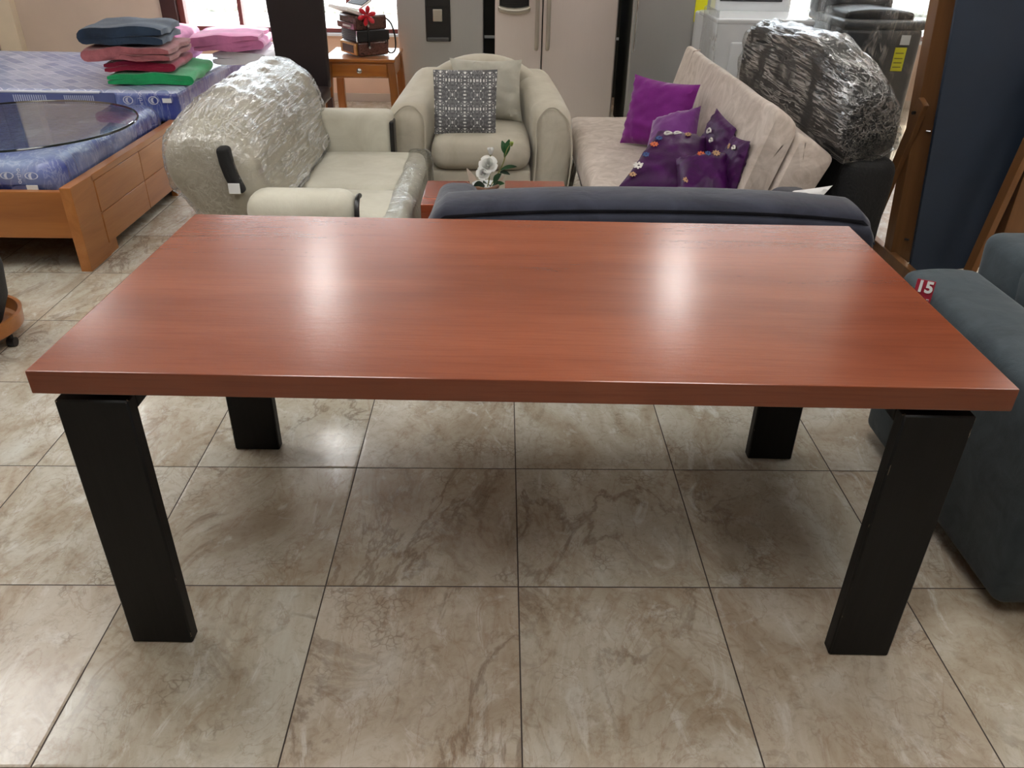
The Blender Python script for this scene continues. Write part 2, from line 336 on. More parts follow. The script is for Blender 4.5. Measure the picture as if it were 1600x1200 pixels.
m['pearl'] = marble_pearl()
m['maroon'] = M('maroon lacquer', (96, 34, 44), .2, .1, coat=.6)
m['bellows'] = M('grey bellows cloth', (88, 90, 94), .6, .15)
m['gold'] = M('gilt grille', (196, 146, 84), .35, .2, 40, metal=.7)
m['keys'] = M('ivory white keys', (232, 230, 226), .25, .03)
m['red_ribbon'] = M('red satin ribbon', (214, 14, 40), .3, .15, 9, sheen=.5)
m['leaf'] = M('green leaf', (50, 104, 56), .45, .3, 12, .3, 30)
m['leaf_dark'] = M('dark green leaf', (34, 66, 44), .45, .3, 12, .3, 30)
m['stem'] = M('pale green stem', (140, 140, 84), .6, .2)
m['petal'] = M('white silk petal', (250, 250, 246), .6, .05, 20)
m['bud'] = M('greenish bud', (206, 222, 140), .6, .15, 30)
m['wrap_paper'] = M('cream wrapping', (222, 208, 192), .6, .1)
m['tag_red'] = M('crimson card', (160, 34, 58), .4, .06)
m['emb_white'] = M('white embroidery thread', (226, 222, 216), .7, .1)
m['emb_orange'] = M('orange embroidery thread', (214, 106, 66), .7, .15)
m['emb_blue'] = M('blue embroidery thread', (56, 84, 140), .7, .15)
m['emb_tan'] = M('tan embroidery thread', (190, 150, 112), .7, .15)
m['lamp_body'] = M('white lamp housing', (225, 225, 225), .5, .03)
m['fill_panel_glow'] = emit('glowing fill panel', (1.0, .985, .96), 8.0)
m['lamp_glow'] = emit('glowing lamp tube', (1.0, .98, .95), LAMP)

# ------------------------------------------------------------------ object helpers
def thing(name, label, cat, loc=(0, 0, 0), rz=0, group=None):
    o = bpy.data.objects.new(name, None); C.objects.link(o); o.location = loc; o.rotation_euler = (0, 0, rz); o.empty_display_size = .1
    o['label'] = label; o['category'] = cat
    if group: o['group'] = group
    return o
WORLD = {}
def pm(o):
    M_ = Matrix.Translation(o.location) @ o.rotation_euler.to_matrix().to_4x4()
    return pm(o.parent) @ M_ if o.parent else M_
def obj(name, bm, mat, parent=None, label=None, world=True, smooth=True, flat_angle=None):
    me = bpy.data.meshes.new(name)
    if isinstance(bm, bmesh.types.BMesh):
        bmesh.ops.recalc_face_normals(bm, faces=bm.faces) if not getattr(bm, 'keep', False) else None
        bm.to_mesh(me); bm.free()
    else: me = bm
    me.materials.clear(); me.materials.append(m[mat] if isinstance(mat, str) else mat)
    if parent and world: me.transform(pm(parent).inverted())
    for p in me.polygons: p.use_smooth = smooth
    if smooth:
        try: me.set_sharp_from_angle(angle=math.radians(38))
        except Exception: pass
    fa = me.attributes.get('flat_face')
    if fa and smooth:
        for p, d in zip(me.polygons, fa.data):
            if d.value: p.use_smooth = False
    o = bpy.data.objects.new(name, me); C.objects.link(o)
    if parent: o.parent = parent
    if label: o['label'] = label
    return o
def struct(name, bm, mat, **kw):
    o = obj(name, bm, mat, **kw); o['kind'] = 'structure'; return o
def single(name, bm, mat, label, cat, group=None):
    # a thing that is one mesh: origin at its own base
    o = obj(name, bm, mat); 
    me = o.data; xs = [v.co for v in me.vertices]
    cx = sum(v.x for v in xs) / len(xs); cy = sum(v.y for v in xs) / len(xs); z0 = min(v.z for v in xs)
    me.transform(Matrix.Translation((-cx, -cy, -z0))); o.location = (cx, cy, z0)
    o['label'] = label; o['category'] = cat
    if group: o['group'] = group
    return o
def dup(root, loc, rz, label):
    r = root.copy(); C.objects.link(r); r.location = loc; r.rotation_euler = (0, 0, rz); r['label'] = label
    for ch in list(root.children):
        c = ch.copy(); C.objects.link(c); c.parent = r
        for g in list(ch.children):
            d = g.copy(); C.objects.link(d); d.parent = c
    return r

def box(x0, x1, y0, y1, z0, z1, bev=.003, seg=2, bm=None, mat4=None):
    own = bmesh.new()
    vs_ = [own.verts.new((x, y, z)) for x in (x0, x1) for y in (y0, y1) for z in (z0, z1)]
    for f in ((0, 1, 3, 2), (4, 6, 7, 5), (0, 4, 5, 1), (2, 3, 7, 6), (0, 2, 6, 4), (1, 5, 7, 3)): own.faces.new([vs_[i] for i in f])
    bmesh.ops.recalc_face_normals(own, faces=own.faces)
    if bev > 0: bmesh.ops.bevel(own, geom=list(own.edges), offset=bev, segments=seg, affect='EDGES', profile=.5)
    fl = own.faces.layers.int.new('flat_face')
    for f in own.faces:
        f.normal_update(); f[fl] = 1 if max(abs(c) for c in f.normal) > .9999 else 0
    if mat4 is not None: own.transform(mat4)
    if bm is None: return own
    tmp = bpy.data.meshes.new('t'); own.to_mesh(tmp); own.free(); bm.from_mesh(tmp); bpy.data.meshes.remove(tmp); return bm
def merge(*bms):
    out = bmesh.new()
    for b in bms:
        tmp = bpy.data.meshes.new('t'); b.to_mesh(tmp); b.free(); out.from_mesh(tmp); bpy.data.meshes.remove(tmp)
    return out
def axis_vals(a, b, r, n, rs=4):
    r = min(r, (b - a) / 2 - 1e-4)
    lo = [a + r * (1 - math.cos(i / rs * PI / 2)) for i in range(rs)]; hi = [b - (v - a) for v in reversed(lo)]
    mid = [a + r + (b - a - 2 * r) * i / n for i in range(n + 1)]
    return lo + mid + hi
def soft(x0, x1, y0, y1, z0, z1, r=.05, n=8, deform=None, rough=0., rs=4, nz=None, seed=0):
    """upholstered block: rounded box on a dense grid, optional deform(u,v,w,p) with u,v,w in -1..1"""
    bm = bmesh.new(); rr = min(r, (x1 - x0) / 2 - 1e-4, (y1 - y0) / 2 - 1e-4, (z1 - z0) / 2 - 1e-4)
    X = axis_vals(x0, x1, rr, n, rs); Y = axis_vals(y0, y1, rr, n, rs); Z = axis_vals(z0, z1, rr, nz or n, rs)
    cache = {}
    c0 = Vector(((x0 + x1) / 2, (y0 + y1) / 2, (z0 + z1) / 2)); h = Vector(((x1 - x0) / 2, (y1 - y0) / 2, (z1 - z0) / 2))
    def V(i, j, k):
        key = (i, j, k)
        if key in cache: return cache[key]
        p = Vector((X[i], Y[j], Z[k])); q = Vector((min(max(p.x, x0 + rr), x1 - rr), min(max(p.y, y0 + rr), y1 - rr), min(max(p.z, z0 + rr), z1 - rr)))
        d = p - q
        if d.length > 1e-9: d.normalize()
        p = q + d * rr
        u = (p - c0); uvw = (u.x / h.x, u.y / h.y, u.z / h.z)
        if deform: p = Vector(deform(*uvw, p.copy()))
        if rough:
            nn = noise.noise_vector((p + Vector((seed, seed * .7, 0))) * 6.0); p = p + nn * rough
        cache[key] = bm.verts.new(p); return cache[key]
    I, J, K = len(X) - 1, len(Y) - 1, len(Z) - 1
    def quad(a, b, c, d):
        try: bm.faces.new((V(*a), V(*b), V(*c), V(*d)))
        except ValueError: pass
    for i in range(I):
        for j in range(J):
            quad((i, j, 0), (i, j + 1, 0), (i + 1, j + 1, 0), (i + 1, j, 0)); quad((i, j, K), (i + 1, j, K), (i + 1, j + 1, K), (i, j + 1, K))
    for i in range(I):
        for k in range(K):
            quad((i, 0, k), (i + 1, 0, k), (i + 1, 0, k + 1), (i, 0, k + 1)); quad((i, J, k), (i, J, k + 1), (i + 1, J, k + 1), (i + 1, J, k))
    for j in range(J):
        for k in range(K):
            quad((0, j, k), (0, j, k + 1), (0, j + 1, k + 1), (0, j + 1, k)); quad((I, j, k), (I, j + 1, k), (I, j + 1, k + 1), (I, j, k + 1))
    bmesh.ops.remove_doubles(bm, verts=bm.verts, dist=1e-6)
    return bm
def pillow(c00, c10, c11, c01, t, n=18, wr=.006, pinch=.05, seed=0, sag=0.):
    """cushion between four corner points, puffed to thickness t"""
    c = [Vector(q) for q in (c00, c10, c11, c01)]; nrm = (c[1] - c[0]).cross(c[3] - c[0]).normalized(); mid = sum(c, Vector()) / 4
    bm = bmesh.new(); G = {}
    for side in (1, -1):
        for i in range(n + 1):
            for j in range(n + 1):
                u = i / n * 2 - 1; v = j / n * 2 - 1
                edge = i in (0, n) or j in (0, n)
                if edge and side == -1: G[(side, i, j)] = G[(1, i, j)]; continue
                uu = u * (1 - pinch * (1 - v * v)); vv = v * (1 - pinch * (1 - u * u))
                a, b = (uu + 1) / 2, (vv + 1) / 2
                p = c[0] * (1 - a) * (1 - b) + c[1] * a * (1 - b) + c[2] * a * b + c[3] * (1 - a) * b
                puff = (max(0, 1 - u ** 4) ** .55) * (max(0, 1 - v ** 4) ** .55) * (1 - .25 * (u * u + v * v) / 2)
                e = 1 - min(1, (1 - max(abs(u), abs(v))) * 3)
                p = p + nrm * side * t / 2 * puff
                q = Vector((u * 3 + seed, v * 3, side * 2 + seed)); nn = noise.noise(q * 1.3) * wr * 1.2 + noise.noise(q * 4) * wr * .5
                # pulled creases near the seams
                ang = (u if abs(v) > abs(u) else v) * 22
                nn += math.sin(ang + seed) * wr * .55 * e * (0 if edge else 1)
                if not edge: p = p + nrm * side * nn
                G[(side, i, j)] = bm.verts.new(p)
    for side in (1, -1):
        for i in range(n):
            for j in range(n):
                q = [G[(side, i, j)], G[(side, i + 1, j)], G[(side, i + 1, j + 1)], G[(side, i, j + 1)]]
                bm.faces.new(q if side == 1 else q[::-1])
    return bm
def pillow_point(c00, c10, c11, c01, t, u, v, off=.004, pinch=.05):
    c = [Vector(q) for q in (c00, c10, c11, c01)]; nrm = (c[1] - c[0]).cross(c[3] - c[0]).normalized()
    uu = u * (1 - pinch * (1 - v * v)); vv = v * (1 - pinch * (1 - u * u)); a, b = (uu + 1) / 2, (vv + 1) / 2
    p = c[0] * (1 - a) * (1 - b) + c[1] * a * (1 - b) + c[2] * a * b + c[3] * (1 - a) * b
    puff = (max(0, 1 - u ** 4) ** .55) * (max(0, 1 - v ** 4) ** .55) * (1 - .25 * (u * u + v * v) / 2)
    return p, nrm, t / 2 * puff + off
def tube(pts, r, n=10, bm=None, closed=False, flat=None):
    bm = bm or bmesh.new(); pts = [Vector(p) for p in pts]; N = len(pts); rings = []
    prev = None
    for i, p in enumerate(pts):
        if closed: t = (pts[(i + 1) % N] - pts[i - 1]).normalized()
        else: t = (pts[min(i + 1, N - 1)] - pts[max(i - 1, 0)]).normalized()
        if prev is None:
            up = Vector((0, 0, 1)) if abs(t.z) < .9 else Vector((1, 0, 0)); a = t.cross(up).normalized()
        else: a = (prev - t * prev.dot(t)).normalized()
        prev = a; b = t.cross(a)
        rr = r[i] if isinstance(r, (list, tuple)) else r
        fb = flat if flat else 1.0
        rings.append([bm.verts.new(p + a * math.cos(q * 2 * PI / n) * rr + b * math.sin(q * 2 * PI / n) * rr * fb) for q in range(n)])
    for i in range(N if closed else N - 1):
        A, B = rings[i], rings[(i + 1) % N]
        for q in range(n): bm.faces.new((A[q], A[(q + 1) % n], B[(q + 1) % n], B[q]))
    if not closed: bm.faces.new(rings[0][::-1]); bm.faces.new(rings[-1])
    return bm
def smooth_path(pts, k=6, closed=False):
    P = [Vector(p) for p in pts]; out = []; N = len(P)
    for i in range(N if closed else N - 1):
        p0 = P[i - 1] if (i > 0 or closed) else P[0]; p1 = P[i]; p2 = P[(i + 1) % N]; p3 = P[(i + 2) % N] if (closed or i + 2 < N) else P[-1]
        for s in range(k):
            t = s / k; out.append(.5 * ((2 * p1) + (-p0 + p2) * t + (2 * p0 - 5 * p1 + 4 * p2 - p3) * t * t + (-p0 + 3 * p1 - 3 * p2 + p3) * t ** 3))
    if not closed: out.append(P[-1])
    return out
def lathe(prof, cx, cy, n=40, bm=None):
    bm = bm or bmesh.new(); rings = []
    for r, z in prof:
        rings.append([bm.verts.new((cx + r * math.cos(a * 2 * PI / n), cy + r * math.sin(a * 2 * PI / n), z)) for a in range(n)] if r > 1e-6 else [bm.verts.new((cx, cy, z))])
    for A, B in zip(rings, rings[1:]):
        for i in range(n):
            if len(A) == 1 and len(B) == 1: continue
            if len(A) == 1: bm.faces.new((A[0], B[i], B[(i + 1) % n]))
            elif len(B) == 1: bm.faces.new((A[i], A[(i + 1) % n], B[0]))
            else: bm.faces.new((A[i], A[(i + 1) % n], B[(i + 1) % n], B[i]))
    if len(rings[0]) > 1: bm.faces.new(rings[0][::-1])
    if len(rings[-1]) > 1: bm.faces.new(rings[-1])
    fl = bm.faces.layers.int.get('flat_face') or bm.faces.layers.int.new('flat_face')
    for f in bm.faces:
        f.normal_update(); f[fl] = 1 if abs(f.normal.z) > .9999 else 0
    return bm
def loft(sections, cap=True):
    bm = bmesh.new(); R = [[bm.verts.new(p) for p in s] for s in sections]; n = len(R[0])
    for A, B in zip(R, R[1:]):
        for i in range(n): bm.faces.new((A[i], A[(i + 1) % n], B[(i + 1) % n], B[i]))
    if cap:
        for ring in (R[0], R[-1]):
            c = bm.verts.new(sum((v.co for v in ring), Vector()) / n)
            for i in range(n): bm.faces.new((ring[i], ring[(i + 1) % n], c))
    return bm
def beam(p, q, wx, wy, bev=.003):
    """squared timber from p to q"""
    p, q = Vector(p), Vector(q); d = q - p; L = d.length; rot = d.to_track_quat('Z', 'Y').to_matrix().to_4x4()
    # keep local x along the world's x as far as possible
    z = d.normalized(); x = (Vector((1, 0, 0)) - z * z.x).normalized(); y = z.cross(x)
    mt = Matrix(((x.x, y.x, z.x, p.x), (x.y, y.y, z.y, p.y), (x.z, y.z, z.z, p.z), (0, 0, 0, 1)))
    return box(-wx / 2, wx / 2, -wy / 2, wy / 2, 0, L, bev, 2, mat4=mt)
def text(s, size, mt, ext=.0006, align='CENTER', bold=0.):
    cu = bpy.data.curves.new('t', 'FONT'); cu.body = s; cu.size = size; cu.extrude = ext; cu.align_x = align; cu.align_y = 'CENTER'; cu.resolution_u = 3; cu.offset = size * bold
    o = bpy.data.objects.new('t', cu); C.objects.link(o); dg = bpy.context.evaluated_depsgraph_get(); me = bpy.data.meshes.new_from_object(o.evaluated_get(dg))
    bpy.data.objects.remove(o); bpy.data.curves.remove(cu); me.transform(mt); return me
def frame_m(o, x, y):
    """matrix whose local x and y run along the given directions"""
    x = Vector(x).normalized(); y = Vector(y); y = (y - x * y.dot(x)).normalized(); z = x.cross(y); o = Vector(o)
    return Matrix(((x.x, y.x, z.x, o.x), (x.y, y.y, z.y, o.y), (x.z, y.z, z.z, o.z), (0, 0, 0, 1)))
def disc(mt, r, rx=None, t=.001, n=28, start=0, end=2 * PI, inner=None):
    bm = bmesh.new(); rx = rx or r; lo = []; hi = []
    for i in range(n):
        a = 2 * PI * i / n; lo.append(bm.verts.new((rx * math.cos(a), r * math.sin(a), 0))); hi.append(bm.verts.new((rx * math.cos(a), r * math.sin(a), t)))
    if inner:
        li = []; hi2 = []
        for i in range(n):
            a = 2 * PI * i / n; li.append(bm.verts.new((rx * inner * math.cos(a), r * inner * math.sin(a), 0))); hi2.append(bm.verts.new((rx * inner * math.cos(a), r * inner * math.sin(a), t)))
        for i in range(n):
            j = (i + 1) % n
            bm.faces.new((hi[i], hi[j], hi2[j], hi2[i])); bm.faces.new((lo[i], li[i], li[j], lo[j])); bm.faces.new((lo[i], lo[j], hi[j], hi[i])); bm.faces.new((li[i], hi2[i], hi2[j], li[j]))
    else:
        bm.faces.new(lo[::-1]); bm.faces.new(hi)
        for i in range(n): j = (i + 1) % n; bm.faces.new((lo[i], lo[j], hi[j], hi[i]))
    bm.transform(mt); return bm
def crescent(mt, r, t=.001, n=24):
    bm = bmesh.new(); A = []
    for i in range(n + 1): a = -PI * .62 + 1.24 * PI * i / n; A.append((r * math.cos(a + PI), r * math.sin(a + PI)))
    B = []
    for i in range(n + 1):
        k = i / n; a0, b0 = A[0], A[-1]; ex = (a0[0] * (1 - k) + b0[0] * k) - r * .42 * math.sin(PI * k); ey = a0[1] * (1 - k) + b0[1] * k; B.append((ex, ey * (1 + .35 * math.sin(PI * k))))
    va = [bm.verts.new((x, y, t)) for x, y in A]; vb = [bm.verts.new((x, y, t)) for x, y in B]
    for i in range(n): bm.faces.new((va[i], va[i + 1], vb[i + 1], vb[i]))
    bm.transform(mt); return bm

# ================================================================== SETTING
XL, XR, YF, YB, H = -5.2, 3.9, -3.0, 7.6, 2.7
struct('floor', box(XL - .2, XR + .2, YF - .2, YB + .2, -.1, 0, 0), 'floor', smooth=False)
struct('ceiling', box(XL - .2, XR + .2, YF - .2, YB + .2, H, H + .1, 0), 'ceiling', smooth=False)
struct('wall_left', box(XL - .15, XL, YF, YB + .15, 0, H, 0), 'wall', smooth=False)
struct('wall_right', box(XR, XR + .15, YF, YB + .15, 0, H, 0), 'wall', smooth=False)
struct('wall_front', box(XL, XR, YF - .15, YF, 0, H, 0), 'wall', smooth=False)
# back wall: a solid pier on the left, then glazing above a low peach wall
WT = 2.25
struct('wall_back', merge(box(XL, -2.93, YB, YB + .15, 0, H, 0), box(-2.93, XR, YB, YB + .15, 0, .555, 0), box(-2.93, XR, YB, YB + .15, WT, H, 0)), 'wall_peach', smooth=False)
struct('wall_pier', merge(box(XL, -2.94, YB - .03, YB, 0, H, .002)), 'wall', smooth=False)
struct('trim_1', box(-4.36, -4.18, YB - .12, YB - .03, 0, H, .004), 'column')
struct('door_1', merge(box(-5.15, -4.42, YB - .08, YB - .03, 0, 2.1, .004), box(-5.05, -4.52, YB - .095, YB - .08, .2, 1.9, .004)), 'frame_dark')
struct('trim_2', box(-2.93, XR, YB - .06, YB + .1, .555, .578, .003), 'appl_white')
struct('baseboard_back', box(-2.93, XR, YB - .014, YB, 0, .07, .002), 'wall')
def window(name, x0, x1, muls, posts=.035):
    z0 = .58; y0, y1 = YB - .02, YB + .06
    parts = [box(x0, x1, y0, y1, z0, z0 + .035, .003), box(x0, x1, y0, y1, WT - .05, WT, .003), box(x0, x0 + .05, y0, y1, z0, WT, .003), box(x1 - .05, x1, y0, y1, z0, WT, .003)]
    for x in muls: parts.append(box(x - posts / 2, x + posts / 2, y0, y1, z0, WT, .003))
    parts.append(box(x0, x1, y0 + .01, y1 - .01, 1.78, 1.815, .002))
    f = struct(name, merge(*parts), 'frame_red')
    obj('pane', box(x0 + .04, x1 - .04, YB + .017, YB + .023, z0 + .03, WT - .04, 0), 'pane', f, world=True, smooth=False)
window('window_1', -2.80, -.62, [-2.27, -1.33])
window('window_2', 1.45, 3.85, [2.25, 3.05])
struct('gap_shade_panel', merge(box(-.62, 1.45, YB - .02, YB + .06, .555, WT, 0), box(-.62, 1.45, YB - .04, YB - .02, .07, 1.8, .002)), 'dark_gap', smooth=False)  # added dark panel, shade between the fridges put into its colour
struct('trim_3', box(-2.93, -2.80, YB - .07, YB + .08, .2, H, .004), 'frame_dark')
struct('ground', box(-14, 14, YB + .15, 26, -.12, -.02, 0), 'outside', smooth=False)
def stone_wall():
    bm = bmesh.new()
    for i in range(46):
        for j in range(3):
            x = -11 + i * .5 + (j % 2) * .25 + random.uniform(-.04, .04)
            y = 14.9 + j * .42 + random.uniform(-.05, .05); b = soft(x, x + .44, y, y + .36, -.03, .03 + random.uniform(0, .04), .03, 1, rs=2)
            t = bpy.data.meshes.new('t'); b.to_mesh(t); b.free(); bm.from_mesh(t); bpy.data.meshes.remove(t)
    return bm
struct('stone_border', stone_wall(), 'stone')

# ceiling lamps: two read from tabletop glints, the other tubes added as fill
lamp0 = thing('ceiling_lamp', 'long white tube lamp on the ceiling above the amber side table', 'lamp', (-1.43, 5.95, H), 0, 'ceiling tube lamps')
obj('housing', box(-.03, .03, -.40, .40, -.115, -.09, .004), 'lamp_body', lamp0, world=False)
for y in (-.28, .28): obj('hanger', tube([(0, y, -.09), (0, y, 0)], .006, 8), 'lamp_body', lamp0, world=False)
obj('tube', box(-.04, .04, -.36, .36, -.155, -.115, .012), 'lamp_glow', lamp0, world=False)
for x, y, rz, lb in ((1.42, 5.95, 0, 'long white tube lamp on the ceiling above the right-hand steel fridge'),
                     (-3.5, 6.15, 0, 'unseen added tube lamp on the ceiling above the towel-laden mattress'),
                     (3.5, 6.3, 0, 'unseen added tube lamp on the ceiling in the far right corner'),
                     (-4.3, 2.6, 0, 'unseen added tube lamp on the ceiling to the left of the plant caddy'),
                     (3.3, 1.2, 0, 'unseen added tube lamp on the ceiling to the right of the grey armchair'),
                     (3.35, 4.7, 0, 'unseen added tube lamp on the ceiling between the black recliner and the right wall'),
                     (-4.0, 3.9, 0, 'unseen added tube lamp on the ceiling above the low wooden bed'),
                     (3.3, 2.2, 0, 'unseen added tube lamp on the ceiling above the grey armchair')):
    dup(lamp0, (x, y, H), rz, lb)

pan0 = thing('fill_light_panel', 'added square fill light panel over the left half of the red table', 'lamp', (-.95, 2.2, H), 0, 'added fill light panels')  # unseen soft panels added to brighten the room from above
obj('frame', merge(box(-.45, .45, -.45, -.42, -.03, 0, .002), box(-.45, .45, .42, .45, -.03, 0, .002), box(-.45, -.42, -.42, .42, -.03, 0, .002), box(.42, .45, -.42, .42, -.03, 0, .002)), 'lamp_body', pan0, world=False)
obj('diffuser', box(-.42, .42, -.42, .42, -.02, -.005, .002), 'fill_panel_glow', pan0, world=False)
for x, y, lb in ((1.05, 2.2, 'added square fill light panel over the right half of the red table'), (.05, .55, 'added square fill light panel above where the viewer stands'), (-2.9, 3.0, 'added square fill light panel above the near end of the wooden bed')):
    dup(pan0, (x, y, H), 0, lb)

# ================================================================== DINING TABLE
t = thing('dining_table', 'large dining table with glossy cherry red top on four thick black legs', 'table', (.0527, 1.7583, 0), -.0202)
W, D = 1.894, .916
obj('tabletop', box(-W / 2, W / 2, -D / 2, D / 2, .6944, .745, .003), 'table', t, world=False, label='glossy cherry red wooden top')
for (xa, xb) in ((-.912, -.768), (.746, .888)):
    for (ya, yb) in ((-.455, -.418), (.335, .372)):
        obj('leg', box(xa, xb, ya, yb, 0, .679, .004, 1), 'black_wood', t, world=False)
    obj('end_rail', box(xa + .001, xb - .001, -.418, .335, .641, .678, .003, 1), 'black_wood', t, world=False)
    for (ya, yb) in ((-.40, -.30), (.21, .31)): obj('support_block', box(xa + .03, xb - .03, ya, yb, .678, .6944, 0), 'black_wood', t, world=False)

# ================================================================== SLATE BLUE SOFA (back towards the table)
t = thing('sofa', 'slate blue velvet sofa seen from behind, beyond the far edge of the red table', 'sofa', (.5, 2.9, 0))
xs0, xs1 = -.255, 1.255
def crest(x):
    u = (x - .5) / .755; return .722 - .045 * abs(u) ** 2.4 - .05 * max(0, abs(u) - .93) / .07
def blue_back(u, v, w, p):
    f = max(0, (p.z - .1) / .62); p.z = .1 + f * (crest(p.x) - .1) * 1.0
    p.y += .05 * (1 - u * u) * 0 + .02 * u * u; return p
obj('backrest', soft(xs0 + .01, xs1 - .01, 2.447, 2.66, .10, .703, .035, 14, lambda u, v, w, p: (p.x, p.y + .03 * u * u, p.z + (crest(p.x) - .733) * (p.z - .1) / .60)), 'navy_velvet', t)
secs = []
for i in range(41):
    u = -1 + 2 * i / 40; x = .5 + u * .755; e = max(0, abs(u) - .9) / .1; r = (1 - e ** 2.2 * .62)
    cy, cz = 2.562 + .03 * u * u, crest(x) - .022 - .02 * e
    secs.append([(x, cy + .106 * r * math.copysign(abs(math.cos(a)) ** .8, math.cos(a)), cz + .027 * r * math.copysign(abs(math.sin(a)) ** .9, math.sin(a))) for a in [q * 2 * PI / 20 for q in range(20)]])
obj('top_roll', loft(secs), 'navy_velvet', t)
obj('piping', tube([(.5 + (-1 + 2 * i / 30) * .74, 2.459 + .03 * (-1 + 2 * i / 30) ** 2, crest(.5 + (-1 + 2 * i / 30) * .74) - .062) for i in range(31)], .004, 6), 'navy_velvet', t)
for s in (0, 1):
    a, b = (xs0, xs0 + .17) if s == 0 else (xs1 - .17, xs1)
    obj('arm', soft(a, b, 2.55, 3.22, .10, .60, .06, 6, lambda u, v, w, p: (p.x, p.y, p.z + (.035 * -v if w > 0 else 0))), 'navy_velvet', t)
obj('seat_base', box(xs0 + .03, xs1 - .03, 2.56, 3.18, .10, .27, .02), 'navy_velvet', t)
for a, b in ((-.09, .49), (.50, 1.09)): obj('seat_cushion', soft(a, b, 2.68, 3.20, .27, .42, .05, 6), 'navy_velvet', t)
for x in (xs0 + .1, xs1 - .1):
    for y in (2.58, 3.12): obj('foot', lathe([(.018, 0), (.026, .10)], x, y, 16), 'black_plastic', t)
w_c = ((1.05, 2.95, .43), (1.28, 2.87, .43), (1.335, 2.99, .625), (1.1, 3.09, .60))
single('cushion', pillow((1.0, 3.0, .44), (1.15, 2.98, .44), (1.305, 3.07, .605), (1.02, 3.10, .56), .07, 12, seed=3), 'white_cloth', 'small white cushion, its corner showing above the blue sofa beside the black recliner', 'cushion')

# ================================================================== CREAM LOVESEAT (left, back wrapped in film)
t = thing('loveseat', 'cream velour loveseat with its back wrapped in crinkled clear film', 'sofa', (-.85, 3.75, 0))
core = [(-1.25, .50), (-1.325, .60), (-1.345, .70), (-1.30, .79), (-1.21, .838), (-1.10, .832), (-1.01, .775), (-.965, .68), (-.94, .54), (-.925, .42), (-1.05, .40), (-1.18, .42)]
def sec(y, s, grow=0., shift=0., crink=0., dz=0.):
    cx, cz = -1.14, .64; P = smooth_path([(x, z, 0) for x, z in core], 5, True); out = []
    for i, p in enumerate(P):
        dx, dz_ = p.x - cx, p.y - cz; L = math.hypot(dx, dz_)
        g = s + (grow + (crink * (noise.noise(Vector((i * .42, y * 9, 3))) + .7 * abs(noise.noise(Vector((i * 1.1, y * 22, 7))))) if crink else 0)) / L
        out.append((cx + dx * g, y + shift, cz + dz_ * g + dz))
    return out
ys = [(3.105, .30), (3.11, .55), (3.125, .74), (3.15, .87), (3.19, .95), (3.25, .99), (3.35, 1)] + [(3.35 + i * .1, 1.0) for i in range(1, 11)] + [(4.39, .97), (4.425, .88), (4.44, .6)]
def top_dz(y): return -.10 * max(0, (3.55 - y) / .45) ** 1.3 * 1.0
obj('backrest', loft([sec(y, s, dz=top_dz(y) * .6) for y, s in ys]), 'cream', t)
ysf = []
for a, b in zip(ys, ys[1:]):
    for q in range(3): ysf.append((a[0] + (b[0] - a[0]) * q / 3, a[1] + (b[1] - a[1]) * q / 3))
ysf.append(ys[-1])
obj('plastic_wrap', loft([sec(y, s, .012, (-.012 if y < 3.3 else .012 if y > 4.38 else 0), .016, top_dz(y) * .6) for y, s in ysf]), 'film', t, label='crinkled clear film over the back')
obj('back_base', soft(-1.22, -.98, 3.17, 4.42, .04, .56, .04, 5, lambda u, v, w, p: (p.x + (.05 * (1 - w) / 2 if u < 0 else 0), p.y, p.z)), 'cream', t)
obj('end_cap', soft(-1.085, -1.035, 3.072, 3.13, .54, .72, .018, 3, lambda u, v, w, p: (p.x - .02 * w + .012 * w * w, p.y, p.z)), 'black_fabric', t, label='black fabric end strip under the film')
obj('label_tag', box(-1.062, -1.018, 3.064, 3.068, .545, .585, 0), 'paper', t, label='small white paper label')
obj('arm', soft(-1.0, -.575, 4.30, 4.435, .08, .60, .04, 8), 'cream_l', t)
obj('arm_trim', soft(-.590, -.566, 4.29, 4.39, .33, .555, .01, 2), 'black_plastic', t, label='black strip on the front of the arm')
obj('arm', soft(-1.0, -.565, 2.99, 3.17, .08, .56, .075, 8), 'cream_l', t)
obj('arm_trim', tube(smooth_path([(-.563, 3.02, .30), (-.562, 3.01, .46), (-.562, 3.05, .53), (-.562, 3.11, .53)], 5), .010, 8), 'black_plastic', t, label='dark edge strip on the near arm')
obj('seat_base', soft(-1.0, -.42, 3.06, 4.29, .05, .28, .03, 5), 'cream', t)
def bulge(a): return lambda u, v, w, p: (p.x, p.y, p.z + (.018 * (1 - u * u) * (1 - v * v) if w > 0 else 0))
obj('seat_cushion', soft(-.955, -.40, 3.175, 3.62, .27, .405, .05, 8, bulge(1)), 'cream_l', t)
obj('seat_cushion', soft(-.955, -.40, 3.625, 4.295, .27, .405, .05, 8, bulge(1), seed=2), 'cream_l', t)
def frontwrap(u, v, w, p):
    return (p.x + .012 * noise.noise(Vector((p.x * 9, p.y * 26, p.z * 9))), p.y, p.z + .008 * noise.noise(Vector((p.x * 20, p.y * 30, 2))))
obj('plastic_wrap', soft(-.50, -.365, 3.12, 4.31, .05, .425, .05, 14, frontwrap), 'film_thin', t, label='loose clear plastic over the seat front')
for x in (-1.1, -.47):
    for y in (3.2, 4.4): obj('foot', lathe([(.022, 0), (.028, .06)], x, y, 16), 'black_plastic', t)

